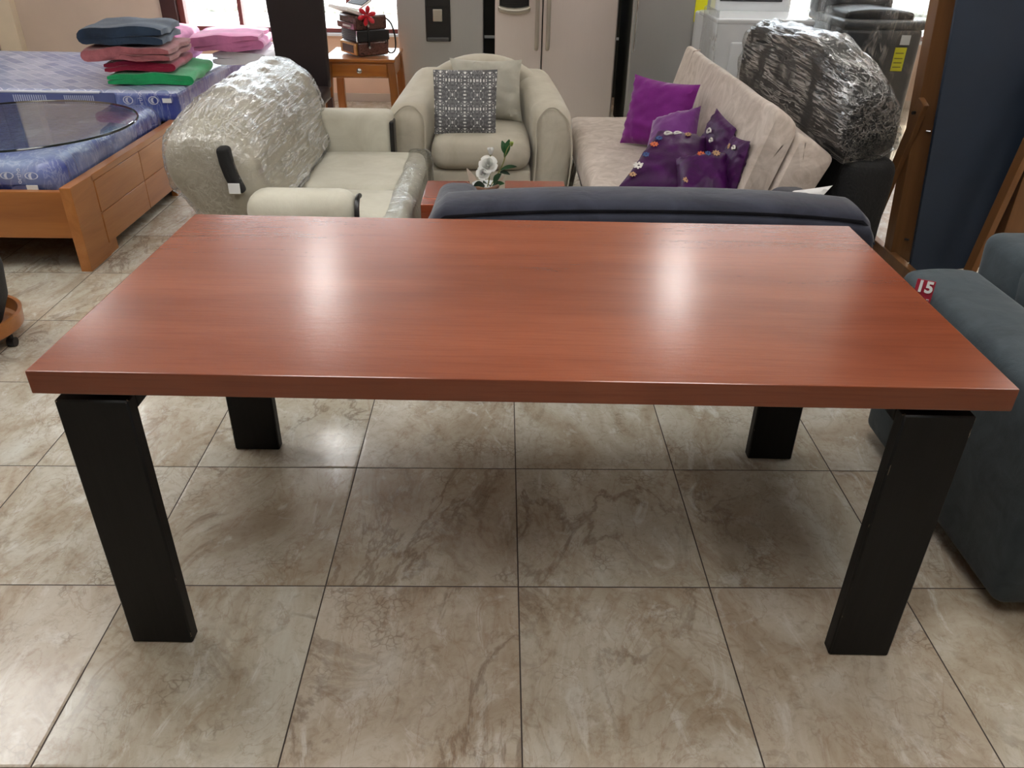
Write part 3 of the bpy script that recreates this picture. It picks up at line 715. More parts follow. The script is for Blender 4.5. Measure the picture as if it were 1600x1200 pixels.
# ================================================================== CREAM ARMCHAIR
t = thing('armchair', 'cream upholstered tub armchair with curved back, standing before the steel fridges', 'armchair', (-.11, 4.8, 0))
cx = -.112
def arm_def(s):
    def f(u, v, w, p):
        k = (v + 1) / 2                      # 0 front .. 1 back
        k2 = max(0, (p.z - .10) / .5)
        x = p.x + s * (-.035 * k2 * k2 * 0) - s * .10 * k * k + s * .03 * (1 - k2) * -1 * 0
        x += s * .035 * math.sin(PI * min(1, k2)) * (1 - k) * .6
        z = p.z + (.115 * k * k) * k2
        return (x, p.y, z)
    return f
for s in (-1, 1):
    a, b = (cx - .505, cx - .275) if s < 0 else (cx + .275, cx + .495)
    obj('arm', soft(a, b, 4.445, 5.12, .05, .612, .085, 8, arm_def(s), seed=s), 'cream', t)
    # raised welt round the front face of the arm
    q = a if s < 0 else b; i_ = b if s < 0 else a
    ring = smooth_path([(a + .012, 4.449, .12), (a + .01, 4.447, .36), (a + .02, 4.449, .515), (a + .07, 4.449, .587), ((a + b) / 2, 4.449, .605), (b - .07, 4.449, .589), (b - .02, 4.449, .52), (b - .01, 4.447, .36), (b - .012, 4.449, .12)], 4)
    obj('piping', tube([(p.x + s * .035 * math.sin(PI * min(1, max(0, (p.z - .10) / .5))) * .6, p.y, p.z) for p in ring], .005, 6), 'cream', t)
def back_def(u, v, w, p):
    k2 = max(0, (p.z - .30) / .46)
    z = p.z - k2 * .20 * abs(u) ** 2.2; y = p.y - .34 * abs(u) ** 2.4
    return (p.x, y + .03 * k2, z)
obj('backrest', soft(cx - .46, cx + .46, 5.02, 5.20, .10, .772, .07, 14, back_def), 'cream', t)
obj('frame_base', soft(cx - .28, cx + .28, 4.445, 5.05, .06, .262, .015, 4), 'cream', t)
obj('seat_cushion', soft(cx - .275, cx + .275, 4.39, 5.0, .265, .445, .075, 10, bulge(1)), 'cream', t)
for x in (cx - .4, cx + .4): obj('foot', lathe([(.02, 0), (.026, .06)], x, 4.5, 14), 'black_plastic', t)
for x in (cx - .25, cx + .25): obj('foot', lathe([(.02, 0), (.026, .11)], x, 5.04, 14), 'black_plastic', t)
single('cushion', pillow((-.245, 4.82, .45), (.125, 4.80, .45), (.118, 4.93, .775), (-.305, 4.95, .775), .15, 22, .012, .08, seed=1), 'cushion_grey', 'large plain light grey cushion leaning at the back of the cream armchair', 'cushion')
b_c = ((-.37, 4.50, .445), (-.03, 4.50, .445), (-.022, 4.64, .765), (-.378, 4.65, .758))
o = single('cushion', pillow(*b_c, .11, 22, .003, .02, seed=5), 'beaded', 'dark grey square cushion with white beaded pattern on the cream armchair', 'cushion')

# ================================================================== FUTON WITH PURPLE CUSHIONS
t = thing('futon', 'beige crushed suede sofa bed with tilted back facing left', 'sofa', (.8, 4.25, 0))
def wrink(u, v, w, p):
    k = math.sin(p.x * 40 + 3 * noise.noise(Vector((p.x * 3, p.y * 5, 0)))) if False else 0
    e = max(0, (v - .1)) ; return (p.x + .012 * u * (1 - v * v) * -1, p.y, p.z + (.006 * math.sin(p.y * 95 + 4 * noise.noise(Vector((p.x * 6, p.y * 6, 1)))) * e if w > 0 else 0) + (.012 * (1 - u * u) * (1 - v * v) if w > 0 else 0))
obj('seat', soft(.415, 1.08, 3.30, 5.16, .235, .415, .06, 22, wrink), 'futon', t)
def slab(pts, y0, y1, r=.03, n=16, crest_fn=None):
    """cushion slab: cross-section pts (x,z) smoothed at corners, run along y"""
    P = [Vector((x, z, 0)) for x, z in pts]; cs = []
    for i in range(len(P)):
        a, b, c = P[i - 1], P[i], P[(i + 1) % len(P)]; d1 = (a - b).normalized(); d2 = (c - b).normalized()
        for k in range(5):
            q = k / 4; s0 = b + d1 * r; s1 = b + d2 * r; cs.append((1 - q) ** 2 * s0 + 2 * q * (1 - q) * b + q * q * s1)
    mid = sum(cs, Vector()) / len(cs); secs = []
    for y, s in [(y0, .86), (y0 + .006, .93), (y0 + .02, .985), (y0 + .04, 1)] + [(y0 + .04 + (y1 - y0 - .08) * i / n, 1) for i in range(1, n)] + [(y1 - .04, 1), (y1 - .02, .985), (y1 - .006, .93), (y1, .86)]:
        secs.append([(mid.x + (p.x - mid.x) * s + .006 * noise.noise(Vector((p.x * 5, y * 4, p.y * 5))), y, mid.y + (p.y - mid.y) * s + .008 * noise.noise(Vector((p.x * 5, y * 3 + 7, p.y * 5)))) for p in cs])
    return loft(secs)
obj('backrest', slab([(.985, .40), (1.115, .845), (1.20, .80), (1.215, .76), (1.105, .40)], 3.30, 5.14, .03), 'futon', t)
obj('back_support', slab([(1.115, .40), (1.215, .745), (1.27, .735), (1.385, .655), (1.27, .40)], 3.28, 5.12, .03), 'futon', t)
obj('underframe', box(.45, 1.3, 3.4, 5.05, .19, .235, .006), 'black_plastic', t)
obj('seam', tube([(1.012, 4.93, .475), (1.06, 4.93, .64), (1.114, 4.93, .835), (1.15, 4.93, .84)], .004, 6), 'futon', t)
for x in (.47, 1.22):
    for y in (3.45, 4.98): obj('leg', tube([(x, y, .20), (x - (.03 if x < 1 else -.03), y, 0)], [.022, .016], 12), 'chrome', t)
G = 'purple cushions piled on the beige sofa bed'
single('cushion', pillow((.655, 4.44, .425), (.95, 4.16, .43), (1.02, 4.27, .765), (.715, 4.50, .775), .16, 22, .012, .09, seed=11), 'purple', 'bright plain purple square cushion, topmost and farthest of the sofa bed pile', 'cushion', G)
single('cushion', pillow((.70, 3.96, .43), (.94, 3.85, .44), (.995, 4.10, .695), (.78, 4.20, .60), .13, 18, .008, .05, seed=12), 'mauve', 'mauve satin cushion lying against the bright plain purple one', 'cushion', G)
def embroidered(corners, th, label, flowers, seed, mat='dark_purple', parts=True):
    t = thing('cushion', label, 'cushion', tuple(sum((Vector(c) for c in corners), Vector()) / 4 - Vector((0, 0, .1))), 0, G)
    obj('cover', pillow(*corners, th, 20, .008, .05, seed=seed), mat, t)
    for (u, v, r, kind) in flowers:
        p, n, off = pillow_point(*corners, th, u, v, .004)
        x = (Vector(corners[1]) - Vector(corners[0])).normalized(); y = n.cross(x)
        if kind == 'swirl':
            pts = []
            for q in range(22):
                a = q / 21 * 5.2; rr = r * (1 - q / 30); pts.append(p + n * off + x * rr * math.cos(a) + y * rr * math.sin(a) * .8)
            pts += [pts[-1] + x * r * .6 + y * r * .3]
            obj('embroidery', tube(pts, .0045, 5), 'emb_white', t, label='white swirl stitching')
        else:
            bms = []
            for q in range(8):
                a = q * PI / 4; c = p + n * off + (x * math.cos(a) + y * math.sin(a)) * r * .62
                bms.append(disc(frame_m(c, x * math.cos(a) + y * math.sin(a), n.cross(x * math.cos(a) + y * math.sin(a))), r * .22, r * .42, .002, 10))
            obj('embroidery', merge(*bms), {'w': 'emb_white', 'o': 'emb_orange', 'b': 'emb_blue', 't': 'emb_tan'}[kind], t, label={'w': 'white stitched flower', 'o': 'orange stitched flower', 'b': 'blue stitched flower', 't': 'tan stitched flower'}[kind])
    return t
embroidered(((.955, 3.92, .52), (1.01, 3.56, .54), (1.055, 3.64, .69), (1.022, 3.90, .725)), .07, 'dark purple cushion with white swirl trim, wedged high against the sofa bed back', [(-.3, .1, .024, 'swirl'), (.1, -.2, .018, 'swirl')], 13)
embroidered(((.53, 3.58, .425), (.90, 3.48, .43), (.985, 3.84, .60), (.77, 3.97, .60)), .13, 'long dark purple cushion bordered with stitched flowers, lowest on the left of the pile', [(-.74, -.5, .026, 'w'), (-.76, -.74, .018, 't'), (-.72, -.15, .018, 'b'), (-.66, .2, .020, 'o'), (-.62, .42, .018, 'b'), (-.42, .62, .022, 'swirl'), (-.1, .68, .020, 'swirl'), (.3, .70, .016, 't')], 14)
embroidered(((.76, 3.33, .425), (.985, 3.34, .425), (1.03, 3.56, .60), (.79, 3.60, .565)), .14, 'dark purple cushion with orange and tan flowers, nearest the blue sofa', [(-.2, .70, .018, 'o'), (.35, .70, .018, 't'), (.05, .72, .014, 'b'), (-.76, -.3, .016, 't'), (-.74, -.7, .016, 'w')], 15)
embroidered(((.98, 3.60, .47), (1.0, 3.33, .47), (1.045, 3.37, .70), (1.035, 3.60, .67)), .06, 'narrow dark purple cushion with looped white edge, standing against the near end of the back', [(.2, .6, .016, 'swirl'), (-.3, .6, .012, 't')], 16)

# ================================================================== BLACK RECLINER WRAPPED IN FILM
t = thing('recliner', 'black upholstered recliner sofa, its backrest wrapped tight in silvery clear film', 'sofa', (1.6, 4.0, 0))
def rec_sec(y, s=1., g=0., cr=0.):
    zt = .915 + .125 * min(1, max(0, (y - 3.26) / .6)) ** .7 + .015 * math.sin((y - 3.3) * 4)
    zt -= .05 * max(0, (y - 4.5) / .4)
    base = [(1.40, .66), (1.385, .80), (1.40, zt - .06), (1.44, zt - .012), (1.52, zt), (1.56, zt - .03), (1.59, zt - .11), (1.605, .78), (1.60, .70), (1.52, .66)]
    P = smooth_path([(x, z, 0) for x, z in base], 5, True); cx_, cz_ = 1.52, .82; out = []
    for i, p in enumerate(P):
        dx, dz = p.x - cx_, p.y - cz_; L = math.hypot(dx, dz)
        gg = s + (g + cr * (noise.noise(Vector((i * .5, y * 4, 3))) + .8 * abs(noise.noise(Vector((i * 1.2, y * 9, 7)))))) / L
        out.append((cx_ + dx * gg, y, cz_ + dz * gg))
    return out
yr = [(3.26, .80), (3.263, .92), (3.275, .98), (3.30, 1)] + [(3.3 + i * .06, 1) for i in range(1, 27)] + [(4.90, .97), (4.93, .9), (4.95, .7)]
obj('backrest', loft([rec_sec(y, s) for y, s in yr]), 'black_fabric', t)
obj('plastic_wrap', loft([rec_sec(y + (-.012 if y < 3.4 else .012 if y > 4.85 else 0), s, .009, .02) for y, s in yr]), 'film_dark', t, label='silvery tight clear film over the backrest')
obj('body', soft(1.42, 1.64, 3.24, 4.93, .05, .665, .06, 10, None, .01), 'black_sofa', t)
obj('seat', soft(1.62, 1.9, 4.35, 4.9, .05, .42, .06, 6, None, .01), 'black_sofa', t)
for x in (1.46, 1.60):
    for y in (3.3, 4.85): obj('foot', lathe([(.02, 0), (.025, .06)], x, y, 12), 'black_plastic', t)

# ================================================================== REFRIGERATORS
def fridge(x0, x1, yf, hh, mat, label, splits, sidemat='dark_gap'):
    t = thing('refrigerator', label, 'refrigerator', ((x0 + x1) / 2, yf + .35, 0))
    obj('cabinet', box(x0 + .005, x1 - .005, yf + .06, yf + .70, .03, hh, .008), sidemat, t)
    obj('base_grille', box(x0 + .02, x1 - .02, yf + .05, yf + .66, .0, .05, .004), 'black_plastic', t)
    doors = []
    for (a, b, z0, z1) in splits: doors.append(obj('door', box(a, b, yf, yf + .06, z0, z1, .012, 3), mat, t))
    return t, doors
t, d = fridge(-.784, -.141, 6.5, 1.74, 'steel_dark', 'grey steel refrigerator with black water dispenser, behind the cream armchair on the left', [(-.784, -.141, .07, 1.74)])
di = obj('water_dispenser', merge(box(-.572, -.385, 6.490, 6.505, .66, 1.02, .008), box(-.562, -.395, 6.484, 6.492, .90, 1.01, .003)), 'black_plastic', t, label='black water dispenser')
obj('spout', box(-.515, -.445, 6.474, 6.489, .80, .885, .006), 'handle_metal', t)
obj('tray', box(-.56, -.40, 6.472, 6.492, .665, .69, .004), 'appl_grey', t)
obj('lettering', text('Ice Water', .02, frame_m((-.478, 6.4833, .925), (1, 0, 0), (0, 0, 1))), 'paper', t) if False else None
t, d = fridge(-.054, .868, 6.5, 1.78, 'steel_warm', 'wide stainless two-door refrigerator with long paired handles, behind the cream armchair', [(-.054, .300, .07, 1.78), (.308, .868, .07, 1.78)])
for x in (.262, .345):
    obj('handle', tube(smooth_path([(x, 6.49, .62), (x, 6.445, .66), (x, 6.440, .8), (x, 6.440, 1.4), (x, 6.45, 1.5), (x, 6.49, 1.53)], 5), .016, 12), 'handle_metal', t)
obj('water_dispenser', merge(box(-.02, .20, 6.488, 6.505, .88, 1.25, .01), box(.0, .18, 6.482, 6.49, .93, 1.2, .004)), 'black_plastic', t, label='black water dispenser')
obj('drip_tray', soft(-.03, .21, 6.455, 6.50, .855, .90, .018, 4, lambda u, v, w, p: (p.x, p.y, p.z + .02 * u * u)), 'handle_metal', t)
t, d = fridge(.948, 1.53, 6.3, 1.72, 'steel_dark', 'grey stainless refrigerator with one slim handle and a yellow label, behind the beige sofa bed', [(.948, 1.53, .07, 1.72)])
obj('handle', tube([(.972, 6.288, .64), (.972, 6.270, .66), (.972, 6.268, 1.05), (.972, 6.288, 1.08)], .007, 8), 'chrome', t)
obj('energy_label', box(1.392, 1.476, 6.290, 6.2995, .845, 1.06, .001), 'yellow', t, label='yellow energy label')
obj('badge', box(1.455, 1.495, 6.2965, 6.2975, .90, .91, 0), 'ink_olive', t) if False else None

# ================================================================== WASHERS
t = thing('dryer', 'white clothes dryer with a dark control panel, behind the beige sofa bed', 'dryer', (1.745, 5.95, 0))
def dry(u, v, w, p): return p
obj('cabinet', soft(1.39, 2.03, 5.6, 6.28, .02, .925, .02, 6), 'appl_white', t)
obj('door', soft(1.50, 1.93, 5.585, 5.61, .20, .80, .012, 4), 'appl_white', t)
obj('top_panel', box(1.39, 2.03, 5.595, 6.15, .905, .94, .012, 3), 'appl_white', t)
obj('console', box(1.49, 2.02, 6.10, 6.27, .925, 1.16, .02, 3), 'appl_white', t)
obj('control_panel', box(1.515, 1.95, 6.092, 6.102, 1.0, 1.14, .003), 'appl_grey', t, label='dark control panel')
obj('lettering', text('Whirlpool', .045, frame_m((1.62, 6.0905, 1.035), (1, 0, 0), (0, 0, 1))), 'paper', t)
obj('plastic_wrap', soft(1.365, 1.40, 5.57, 5.9, .3, .99, .012, 6, lambda u, v, w, p: (p.x + .01 * noise.noise(p * 14), p.y + .01 * noise.noise(p * 9), p.z)), 'film_thin', t, label='clear plastic at the left edge')
t = thing('washing_machine', 'graphite top-loading washing machine with yellow energy label, wrapped in clear plastic', 'washing machine', (2.3, 5.5, 0))
obj('cabinet', soft(2.06, 2.565, 5.2, 5.82, .02, .95, .045, 6), 'appl_grey', t)
obj('top_deck', soft(2.055, 2.57, 5.19, 5.85, .93, .985, .025, 5), 'appl_grey', t)
obj('lid', soft(2.09, 2.51, 5.26, 5.66, .965, 1.02, .02, 6, lambda u, v, w, p: (p.x, p.y, p.z + (.018 * (1 - u * u) if w > 0 else 0))), 'black_plastic', t)
obj('console', soft(2.05, 2.55, 5.68, 5.84, .97, 1.10, .03, 5), 'appl_grey', t)
obj('energy_label', box(2.405, 2.475, 5.193, 5.197, .70, .835, 0), 'yellow', t, label='yellow energy label')
obj('paper_label', box(2.425, 2.482, 5.193, 5.197, .85, .905, 0), 'paper', t, label='white paper label')
for zz in (.72, .745, .77, .80): obj('label_print', box(2.412, 2.462, 5.1915, 5.193, zz, zz + .006, 0), 'ink_olive', t)
def loose(u, v, w, p): return (p.x + .014 * noise.noise(Vector((p.x * 8, p.y * 8, p.z * 3))), p.y + .014 * noise.noise(Vector((p.x * 9, p.y * 9, p.z * 3 + 5))), p.z + .02 * noise.noise(p * 7))
obj('plastic_wrap', soft(2.04, 2.60, 5.165, 5.88, .05, 1.12, .05, 10, loose), 'film_thin', t, label='loose clear plastic cover')

# ================================================================== WOODEN STANDS + NAVY BOARD
G2 = 'timber stands by the navy board'
st = thing('wooden_stand', 'brown timber A-frame stand at the left edge of the navy board', 'stand', (2.03, 3.82, 0), 0, G2)
obj('post', beam((2.035, 3.82, 0), (1.868, 3.82, 2.1), .105, .085), 'post_wood', st)
obj('strut', beam((1.945, 4.02, .0), (1.918, 3.735, .80), .026, .07), 'post_wood', st)
obj('foot_bar', beam((1.985, 4.05, .03), (1.985, 3.44, .03), .04, .06), 'post_wood', st)
obj('bolt', tube([(1.902, 3.76, .745), (1.890, 3.755, .745)], .008, 10), 'black_plastic', st)
for z in (.66, .13): obj('screw', tube([(2.04 - z * .08, 3.778, z), (2.056 - z * .08, 3.765, z)], .006, 8), 'chrome', st)
st = thing('wooden_stand', 'brown timber stand before the navy board, cut by the right picture edge', 'stand', (2.38, 3.55, 0), 0, G2)
obj('post', beam((2.405, 3.57, 0), (2.405, 3.57, 2.1), .105, .085), 'post_wood', st)
obj('strut', beam((2.225, 3.50, .0), (2.345, 3.50, 1.0), .03, .06), 'post_wood', st)
obj('foot_bar', beam((2.38, 3.62, .03), (2.38, 3.12, .03), .04, .06), 'post_wood', st)
single('display_board', box(0, .95, -.01, .01, .0, 2.25, .003, mat4=Matrix.Translation((2.022, 3.645, .004)) @ Matrix.Rotation(-.105, 4, 'Y')), 'navy_board', 'tall matt navy board standing between the timber posts', 'board')

# ================================================================== GREY ARMCHAIR (right)
t = thing('armchair', 'grey corduroy armchair with wide arm, to the right of the red table', 'armchair', (1.7, 1.85, 0))
def garm(u, v, w, p):
    return (p.x + (.02 * (1 - w) / 2 if u < 0 else 0), p.y + (.0), p.z + (.012 * (1 - u * u) if w > 0 else 0))
obj('arm', soft(1.215, 1.455, 1.405, 2.235, .035, .60, .035, 8, garm), 'grey_velvet', t)
obj('arm', soft(2.06, 2.28, 1.405, 2.235, .035, .60, .035, 8), 'grey_velvet', t)
obj('seat_base', soft(1.45, 2.07, 1.43, 2.22, .035, .26, .03, 5), 'grey_velvet', t)
obj('seat_cushion', soft(1.458, 2.057, 1.41, 2.04, .26, .43, .06, 8), 'grey_velvet', t)
obj('backrest', soft(1.490, 2.055, 2.05, 2.30, .05, .692, .045, 8, lambda u, v, w, p: (p.x, p.y + .04 * w, p.z)), 'grey_velvet', t)
for i in range(4):
    a = 1.495 + i * .140; obj('back_channel', soft(a, a + .139, 1.985, 2.12, .40, .672, .045, 4, lambda u, v, w, p: (p.x, p.y + .04 * w, p.z)), 'grey_velvet', t)
obj('plinth', box(1.29, 2.22, 1.50, 2.18, 0, .04, .003), 'black_plastic', t)
# discount tag on the far end of the arm
t = thing('price_tag', 'crimson discount tag reading 15, at the arm of the grey armchair', 'tag', (1.27, 2.13, .50))
tg = frame_m((1.243, 2.06, .575), (.9, .42, 0), (-.05, -.25, .96))
obj('card', box(-.024, .024, -.06, .042, 0, .0015, .0005, 1, mat4=frame_m((1.192, 2.042, .600), (.86, -.5, 0), (-.02, .25, .96))), 'tag_red', t)
obj('number', text('15', .044, frame_m((1.192, 2.042, .612), (.86, -.5, 0), (-.02, .25, .96)) @ Matrix.Translation((0, .01, .0025)), .001, bold=.035), 'paper', t, label='white number 15')
obj('lettering', text('% DE', .018, frame_m((1.192, 2.042, .612), (.86, -.5, 0), (-.02, .25, .96)) @ Matrix.Translation((0, -.028, .0025)), .001), 'paper', t)

# ================================================================== PLANTER ON CADDY
t = single('planter_pot', lathe([(.10, .072), (.13, .08), (.175, .18), (.19, .30), (.185, .42), (.16, .50), (.145, .50), (.17, .42), (.175, .38), (0, .38)], -2.105, 2.83, 48), 'pot', 'black textured round planter pot standing on the wooden caddy at the left edge', 'pot')
t = thing('plant_caddy', 'round wooden plant caddy on casters at the left edge of the floor', 'plant stand', (-2.13, 2.83, 0))
obj('tray', lathe([(0, .058), (.19, .058), (.205, .066), (.213, .115), (.228, .115), (.222, .060), (.20, .045), (0, .045)], -2.13, 2.83, 56), 'orange_wood_x', t)
for a in (-.12, 1.45, 3.02, 4.6):
    px, py = -2.13 + .205 * math.cos(a), 2.83 + .205 * math.sin(a)
    c = obj('caster', merge(tube([(px - .014, py, .019), (px + .014, py, .019)], .019, 16), box(px - .005, px + .005, py - .008, py + .008, .02, .05, .001)), 'black_plastic', t)
    obj('bracket', tube([(px, py, .045), (px, py, .085)], .004, 8), 'chrome', c) if a == -.12 else None

# ================================================================== BED WITH MATTRESS, GLASS TOP
t = thing('bed', 'low honey-coloured wooden bed with drawers along its side', 'bed', (-2.7, 4.2, 0))
bx = -1.955; by0, by1 = 3.565, 4.945
obj('side_panel', merge(box(bx - .035, bx - .001, by0, by1, .055, .40, .003), box(bx - .035, bx - .001, by0, 3.88, 0, .06, .001), box(bx - .035, bx - .001, 4.74, by1, 0, .06, .001)), 'orange_wood', t)
for a, b in ((3.79, 4.325), (4.331, 4.86)):
    for z0, z1 in ((.06, .213), (.217, .372)): obj('drawer', box(bx - .010, bx + .006, a, b, z0, z1, .0015, 1), 'orange_wood', t)
obj('corner_post', box(bx - .045, bx + .006, by0 - .006, by0 + .215, 0, .405, .003), 'orange_wood', t)
obj('top_rail', box(bx - .045, bx + .006, by0 + .2, by1, .374, .405, .003), 'orange_wood', t)
obj('front_board', box(-3.50, bx - .04, by0 + .0, by0 + .035, .165, .385, .003), 'orange_wood_x', t)
obj('corner_post', box(-3.60, -3.49, by0 - .006, by0 + .215, 0, .405, .003), 'orange_wood', t)
obj('side_panel', box(-3.60, -3.565, by0 + .2, by1, .0, .40, .003), 'orange_wood', t)
obj('slat_base', box(-3.56, bx - .035, by0 + .04, by1 - .02, .30, .335, .003), 'orange_wood', t)
obj('underbed_shade_panel', box(-3.5, bx - .12, by0 + .45, by0 + .47, .0, .30, .003), 'black_plastic', t)  # black panel added in place of the shadow under the bed
t = thing('mattress', 'blue printed mattress sealed in shiny plastic, on the wooden bed', 'mattress', (-2.75, 4.25, .335))
def mat_def(u, v, w, p):
    r = .010 * noise.noise(Vector((p.x * 14, p.y * 14, p.z * 10))) * (1 if max(abs(u), abs(v)) > .8 else .3)
    gz = .014 * math.sin(p.y * 62 + 3 * noise.noise(p * 5)) * (1 if u > .86 else 0) * .5
    return (p.x + r + gz, p.y + r * .6, p.z - (.03 * max(0, abs(v) - .8) / .2 if w > 0 else 0) * (1 if w > 0 else 0))
mb = soft(-3.52, -2.012, 3.615, 4.90, .335, .525, .075, 26, mat_def)
me_ = obj('border', mb, 'matt_side', t)
me_.data.materials.append(m['matt_top'])
for p in me_.data.polygons:
    if p.normal.z > .55: p.material_index = 1
me_.name = 'ticking'
FX = (1, 0, 0); FU = (0, .25, 1)
yf_ = 3.606
for x, z in ((-2.245, .445), (-2.135, .445)):
    g_ = obj('moon_logo', merge(disc(frame_m((x, yf_ + .004, z), FX, FU), .016, .030, .002, 28, inner=.86), crescent(frame_m((x, yf_ + .003, z), FX, FU), .013)), 'white_print', t, label='white moon print')
obj('lettering', text('ortho', .03, frame_m((-2.19, yf_ - .000, .445), (0, .25, 1), (-1, 0, 0))), 'white_print', t)
obj('moon_logo', disc(frame_m((-2.19, yf_ - .004, .368), FX, (0, 0, 1)), .036, .055, .002, 32), 'grey_print', t, label='grey blue disc print')
obj('paper_label', box(-2.165, -2.115, yf_ - .008, yf_ - .004, .385, .405, 0), 'paper', t, label='white paper label')
obj('moon_logo', disc(frame_m((-2.42, 4.17, .522), (1, 0, 0), (0, 1, 0)), .07, .11, .002, 32, inner=.82), 'white_print', t, label='white ring print')
# round glass top lying on the mattress
t = thing('glass_tabletop', 'round tinted glass tabletop lying flat on the plastic-covered mattress', 'glass tabletop', (-2.44, 4.12, .535))
obj('glass_disc', lathe([(0, .552), (.560, .552), (.567, .555), (.567, .561), (.560, .564), (0, .564)], -2.44, 4.12, 96), 'glass', t)
obj('rim', tube([(-2.44 + .569 * math.cos(a * 2 * PI / 96), 4.12 + .569 * math.sin(a * 2 * PI / 96), .558) for a in range(96)], .0052, 6, closed=True), 'glass_edge', t, label='dark green glass edge')
single('towel', soft(-2.98, -2.735, 4.17, 4.45, .553, .68, .05, 10, None, .03, seed=4), 'white_towel', 'white crumpled towel on the glass tabletop at the left edge', 'towel')

# second mattress on a base, further back
t = thing('mattress', 'blue printed mattress in clear plastic carrying the folded towels', 'mattress', (-2.9, 5.6, .36))
def mat2(u, v, w, p): return (p.x, p.y, p.z + .006 * noise.noise(Vector((p.x * 5, p.y * 5, 0))))
mb = obj('ticking', soft(-4.2, -1.93, 4.96, 6.42, .38, .565, .035, 20, mat2), 'matt_side', t)
mb.data.materials.append(m['matt_top'])
for p in mb.data.polygons:
    if p.normal.z > .55: p.material_index = 1
for z in (.552,):
    obj('piping', tube([(-4.17, 4.962, z), (-2.38, 4.962, z)], .008, 8), 'piping', t, label='white edge piping')
obj('stripe_print', box(-2.385, -2.30, 4.953, 4.958, .42, .552, 0), 'grey_print', t, label='pale grey panel')
def stripes(x0, x1):
    bms = []; n = 15
    for i in range(n): x = x0 + (x1 - x0) * i / n; bms.append(box(x, x + (x1 - x0) / n * .45, 4.954, 4.958, .465, .535, 0))
    return merge(*bms)
obj('side_panel_print', box(-4.17, -2.386, 4.9565, 4.9595, .41, .545, 0), 'grey_print', t, label='muted blue band')
for x0, x1 in ((-2.90, -2.70), (-2.60, -2.42), (-3.16, -3.02)): obj('stripe_print', stripes(x0, x1), 'stripe', t, label='fine white bars')
for x in (-2.343, -2.225, -2.075):
    obj('moon_logo', merge(disc(frame_m((x, 4.956, .512), (1, 0, 0), (0, 0, 1)), .024, .030, .002, 24, inner=.8), crescent(frame_m((x, 4.955, .512), (1, 0, 0), (0, 0, 1)), .016)), 'white_print' if x > -2.3 else 'matt_side', t, label='round moon print')
obj('lettering', text('ortho', .036, frame_m((-2.15, 4.954, .515), (0, 0, 1), (-1, 0, 0))), 'white_print', t)
obj('paper_label', box(-2.02, -1.968, 4.950, 4.954, .50, .525, 0), 'paper', t, label='white paper label')
t = thing('bed', 'dark box bed with the towel-laden mattress on it', 'bed', (-3.0, 5.7, 0))
obj('frame', box(-4.15, -1.98, 5.06, 6.38, .10, .38, .01), 'frame_dark', t)
for x in (-4.1, -2.05):
    for y in (5.1, 6.3): obj('leg', box(x - .03, x + .03, y - .03, y + .03, 0, .10, .002), 'frame_dark', t)

# folded towels
def folded(x0, x1, y0, y1, z0, z1, mat, label, seed, layers=2, rz=0., flip=1):
    """one cloth folded back and forth: a thick ribbon snaking in x-z, carried along y"""
    L = (z1 - z0) / layers; th = L * .47; path = []
    for i in range(layers):
        z = z0 + L * (i + .5); a, b = (x0 + th, x1 - th) if (i % 2 == 0) == (flip > 0) else (x1 - th, x0 + th)
        ins = .02 * (1 + noise.noise(Vector((seed, i, 4)))) * (1 if i else 0)
        for k in range(13):
            q = k / 12; path.append(Vector((a + (b - a) * q, 0, z)))
        if i < layers - 1:
            s_ = 1 if b > a else -1
            for k in range(1, 6):
                an = -PI / 2 + PI * k / 6; path.append(Vector((b + s_ * L / 2 * math.cos(an), 0, z + L / 2 + L / 2 * math.sin(an))))
    n = len(path); secs = []; NY = 16
    for j in range(NY + 1):
        y = y0 + (y1 - y0) * j / NY; e = min(1, min(j, NY - j) / 1.5 + .35); up = []; dn = []
        for i, p in enumerate(path):
            d = (path[min(i + 1, n - 1)] - path[max(i - 1, 0)]).normalized(); nn = Vector((-d.z, 0, d.x))
            t_ = th * (.75 + .25 * e) * (.6 if i in (0, n - 1) else 1)
            wob = Vector((.014 * noise.noise(Vector((p.x * 5, y * 7, seed))), .016 * noise.noise(Vector((p.x * 7 + seed, p.z * 14, 2))), .016 * noise.noise(Vector((p.x * 7 + seed, y * 6, p.z * 5)))))
            sag = -.016 * ((2 * (p.x - x0) / (x1 - x0) - 1) ** 2) * (p.z - z0) / (z1 - z0)
            b_ = Vector((p.x, y, p.z + sag)) + wob
            up.append(b_ + nn * t_ * (1 if True else 0)); dn.append(b_ - nn * t_)
        secs.append(up + dn[::-1])
    bm = loft(secs)
    if rz:
        c = Vector(((x0 + x1) / 2, (y0 + y1) / 2, 0)); bm.transform(Matrix.Translation(c) @ Matrix.Rotation(rz, 4, 'Z') @ Matrix.Translation(-c))
    return single('towel', bm, mat, label, 'towel', 'folded towels on the back mattress')
folded(-2.43, -1.93, 5.12, 5.72, .572, .640, 'green_towel', 'bright green folded towel at the bottom of the taller pile', 1, 2, rz=.10)
folded(-2.44, -2.02, 5.13, 5.62, .645, .705, 'crimson_towel', 'crimson folded blanket lying on the bright green towel', 2, 2, rz=.12)
folded(-2.50, -1.99, 5.08, 5.60, .710, .790, 'rose_towel', 'dusty rose ribbed blanket under the slate blue one', 3, 2, rz=.08, flip=-1)
folded(-2.50, -2.02, 5.08, 5.58, .796, .900, 'slate_towel', 'slate blue folded fleece on top of the taller pile', 4, 2, rz=.14, flip=-1)
folded(-1.98, -1.58 + .0, 5.85, 6.33, .572, .665, 'white_towel', 'white folded blanket beneath the pink fleece, beside the window', 5, 2, rz=-.15)
folded(-2.12, -1.66, 5.80, 6.30, .672, .775, 'pink_towel', 'pink folded fleece lying on the white blanket', 6, 3, rz=.1)
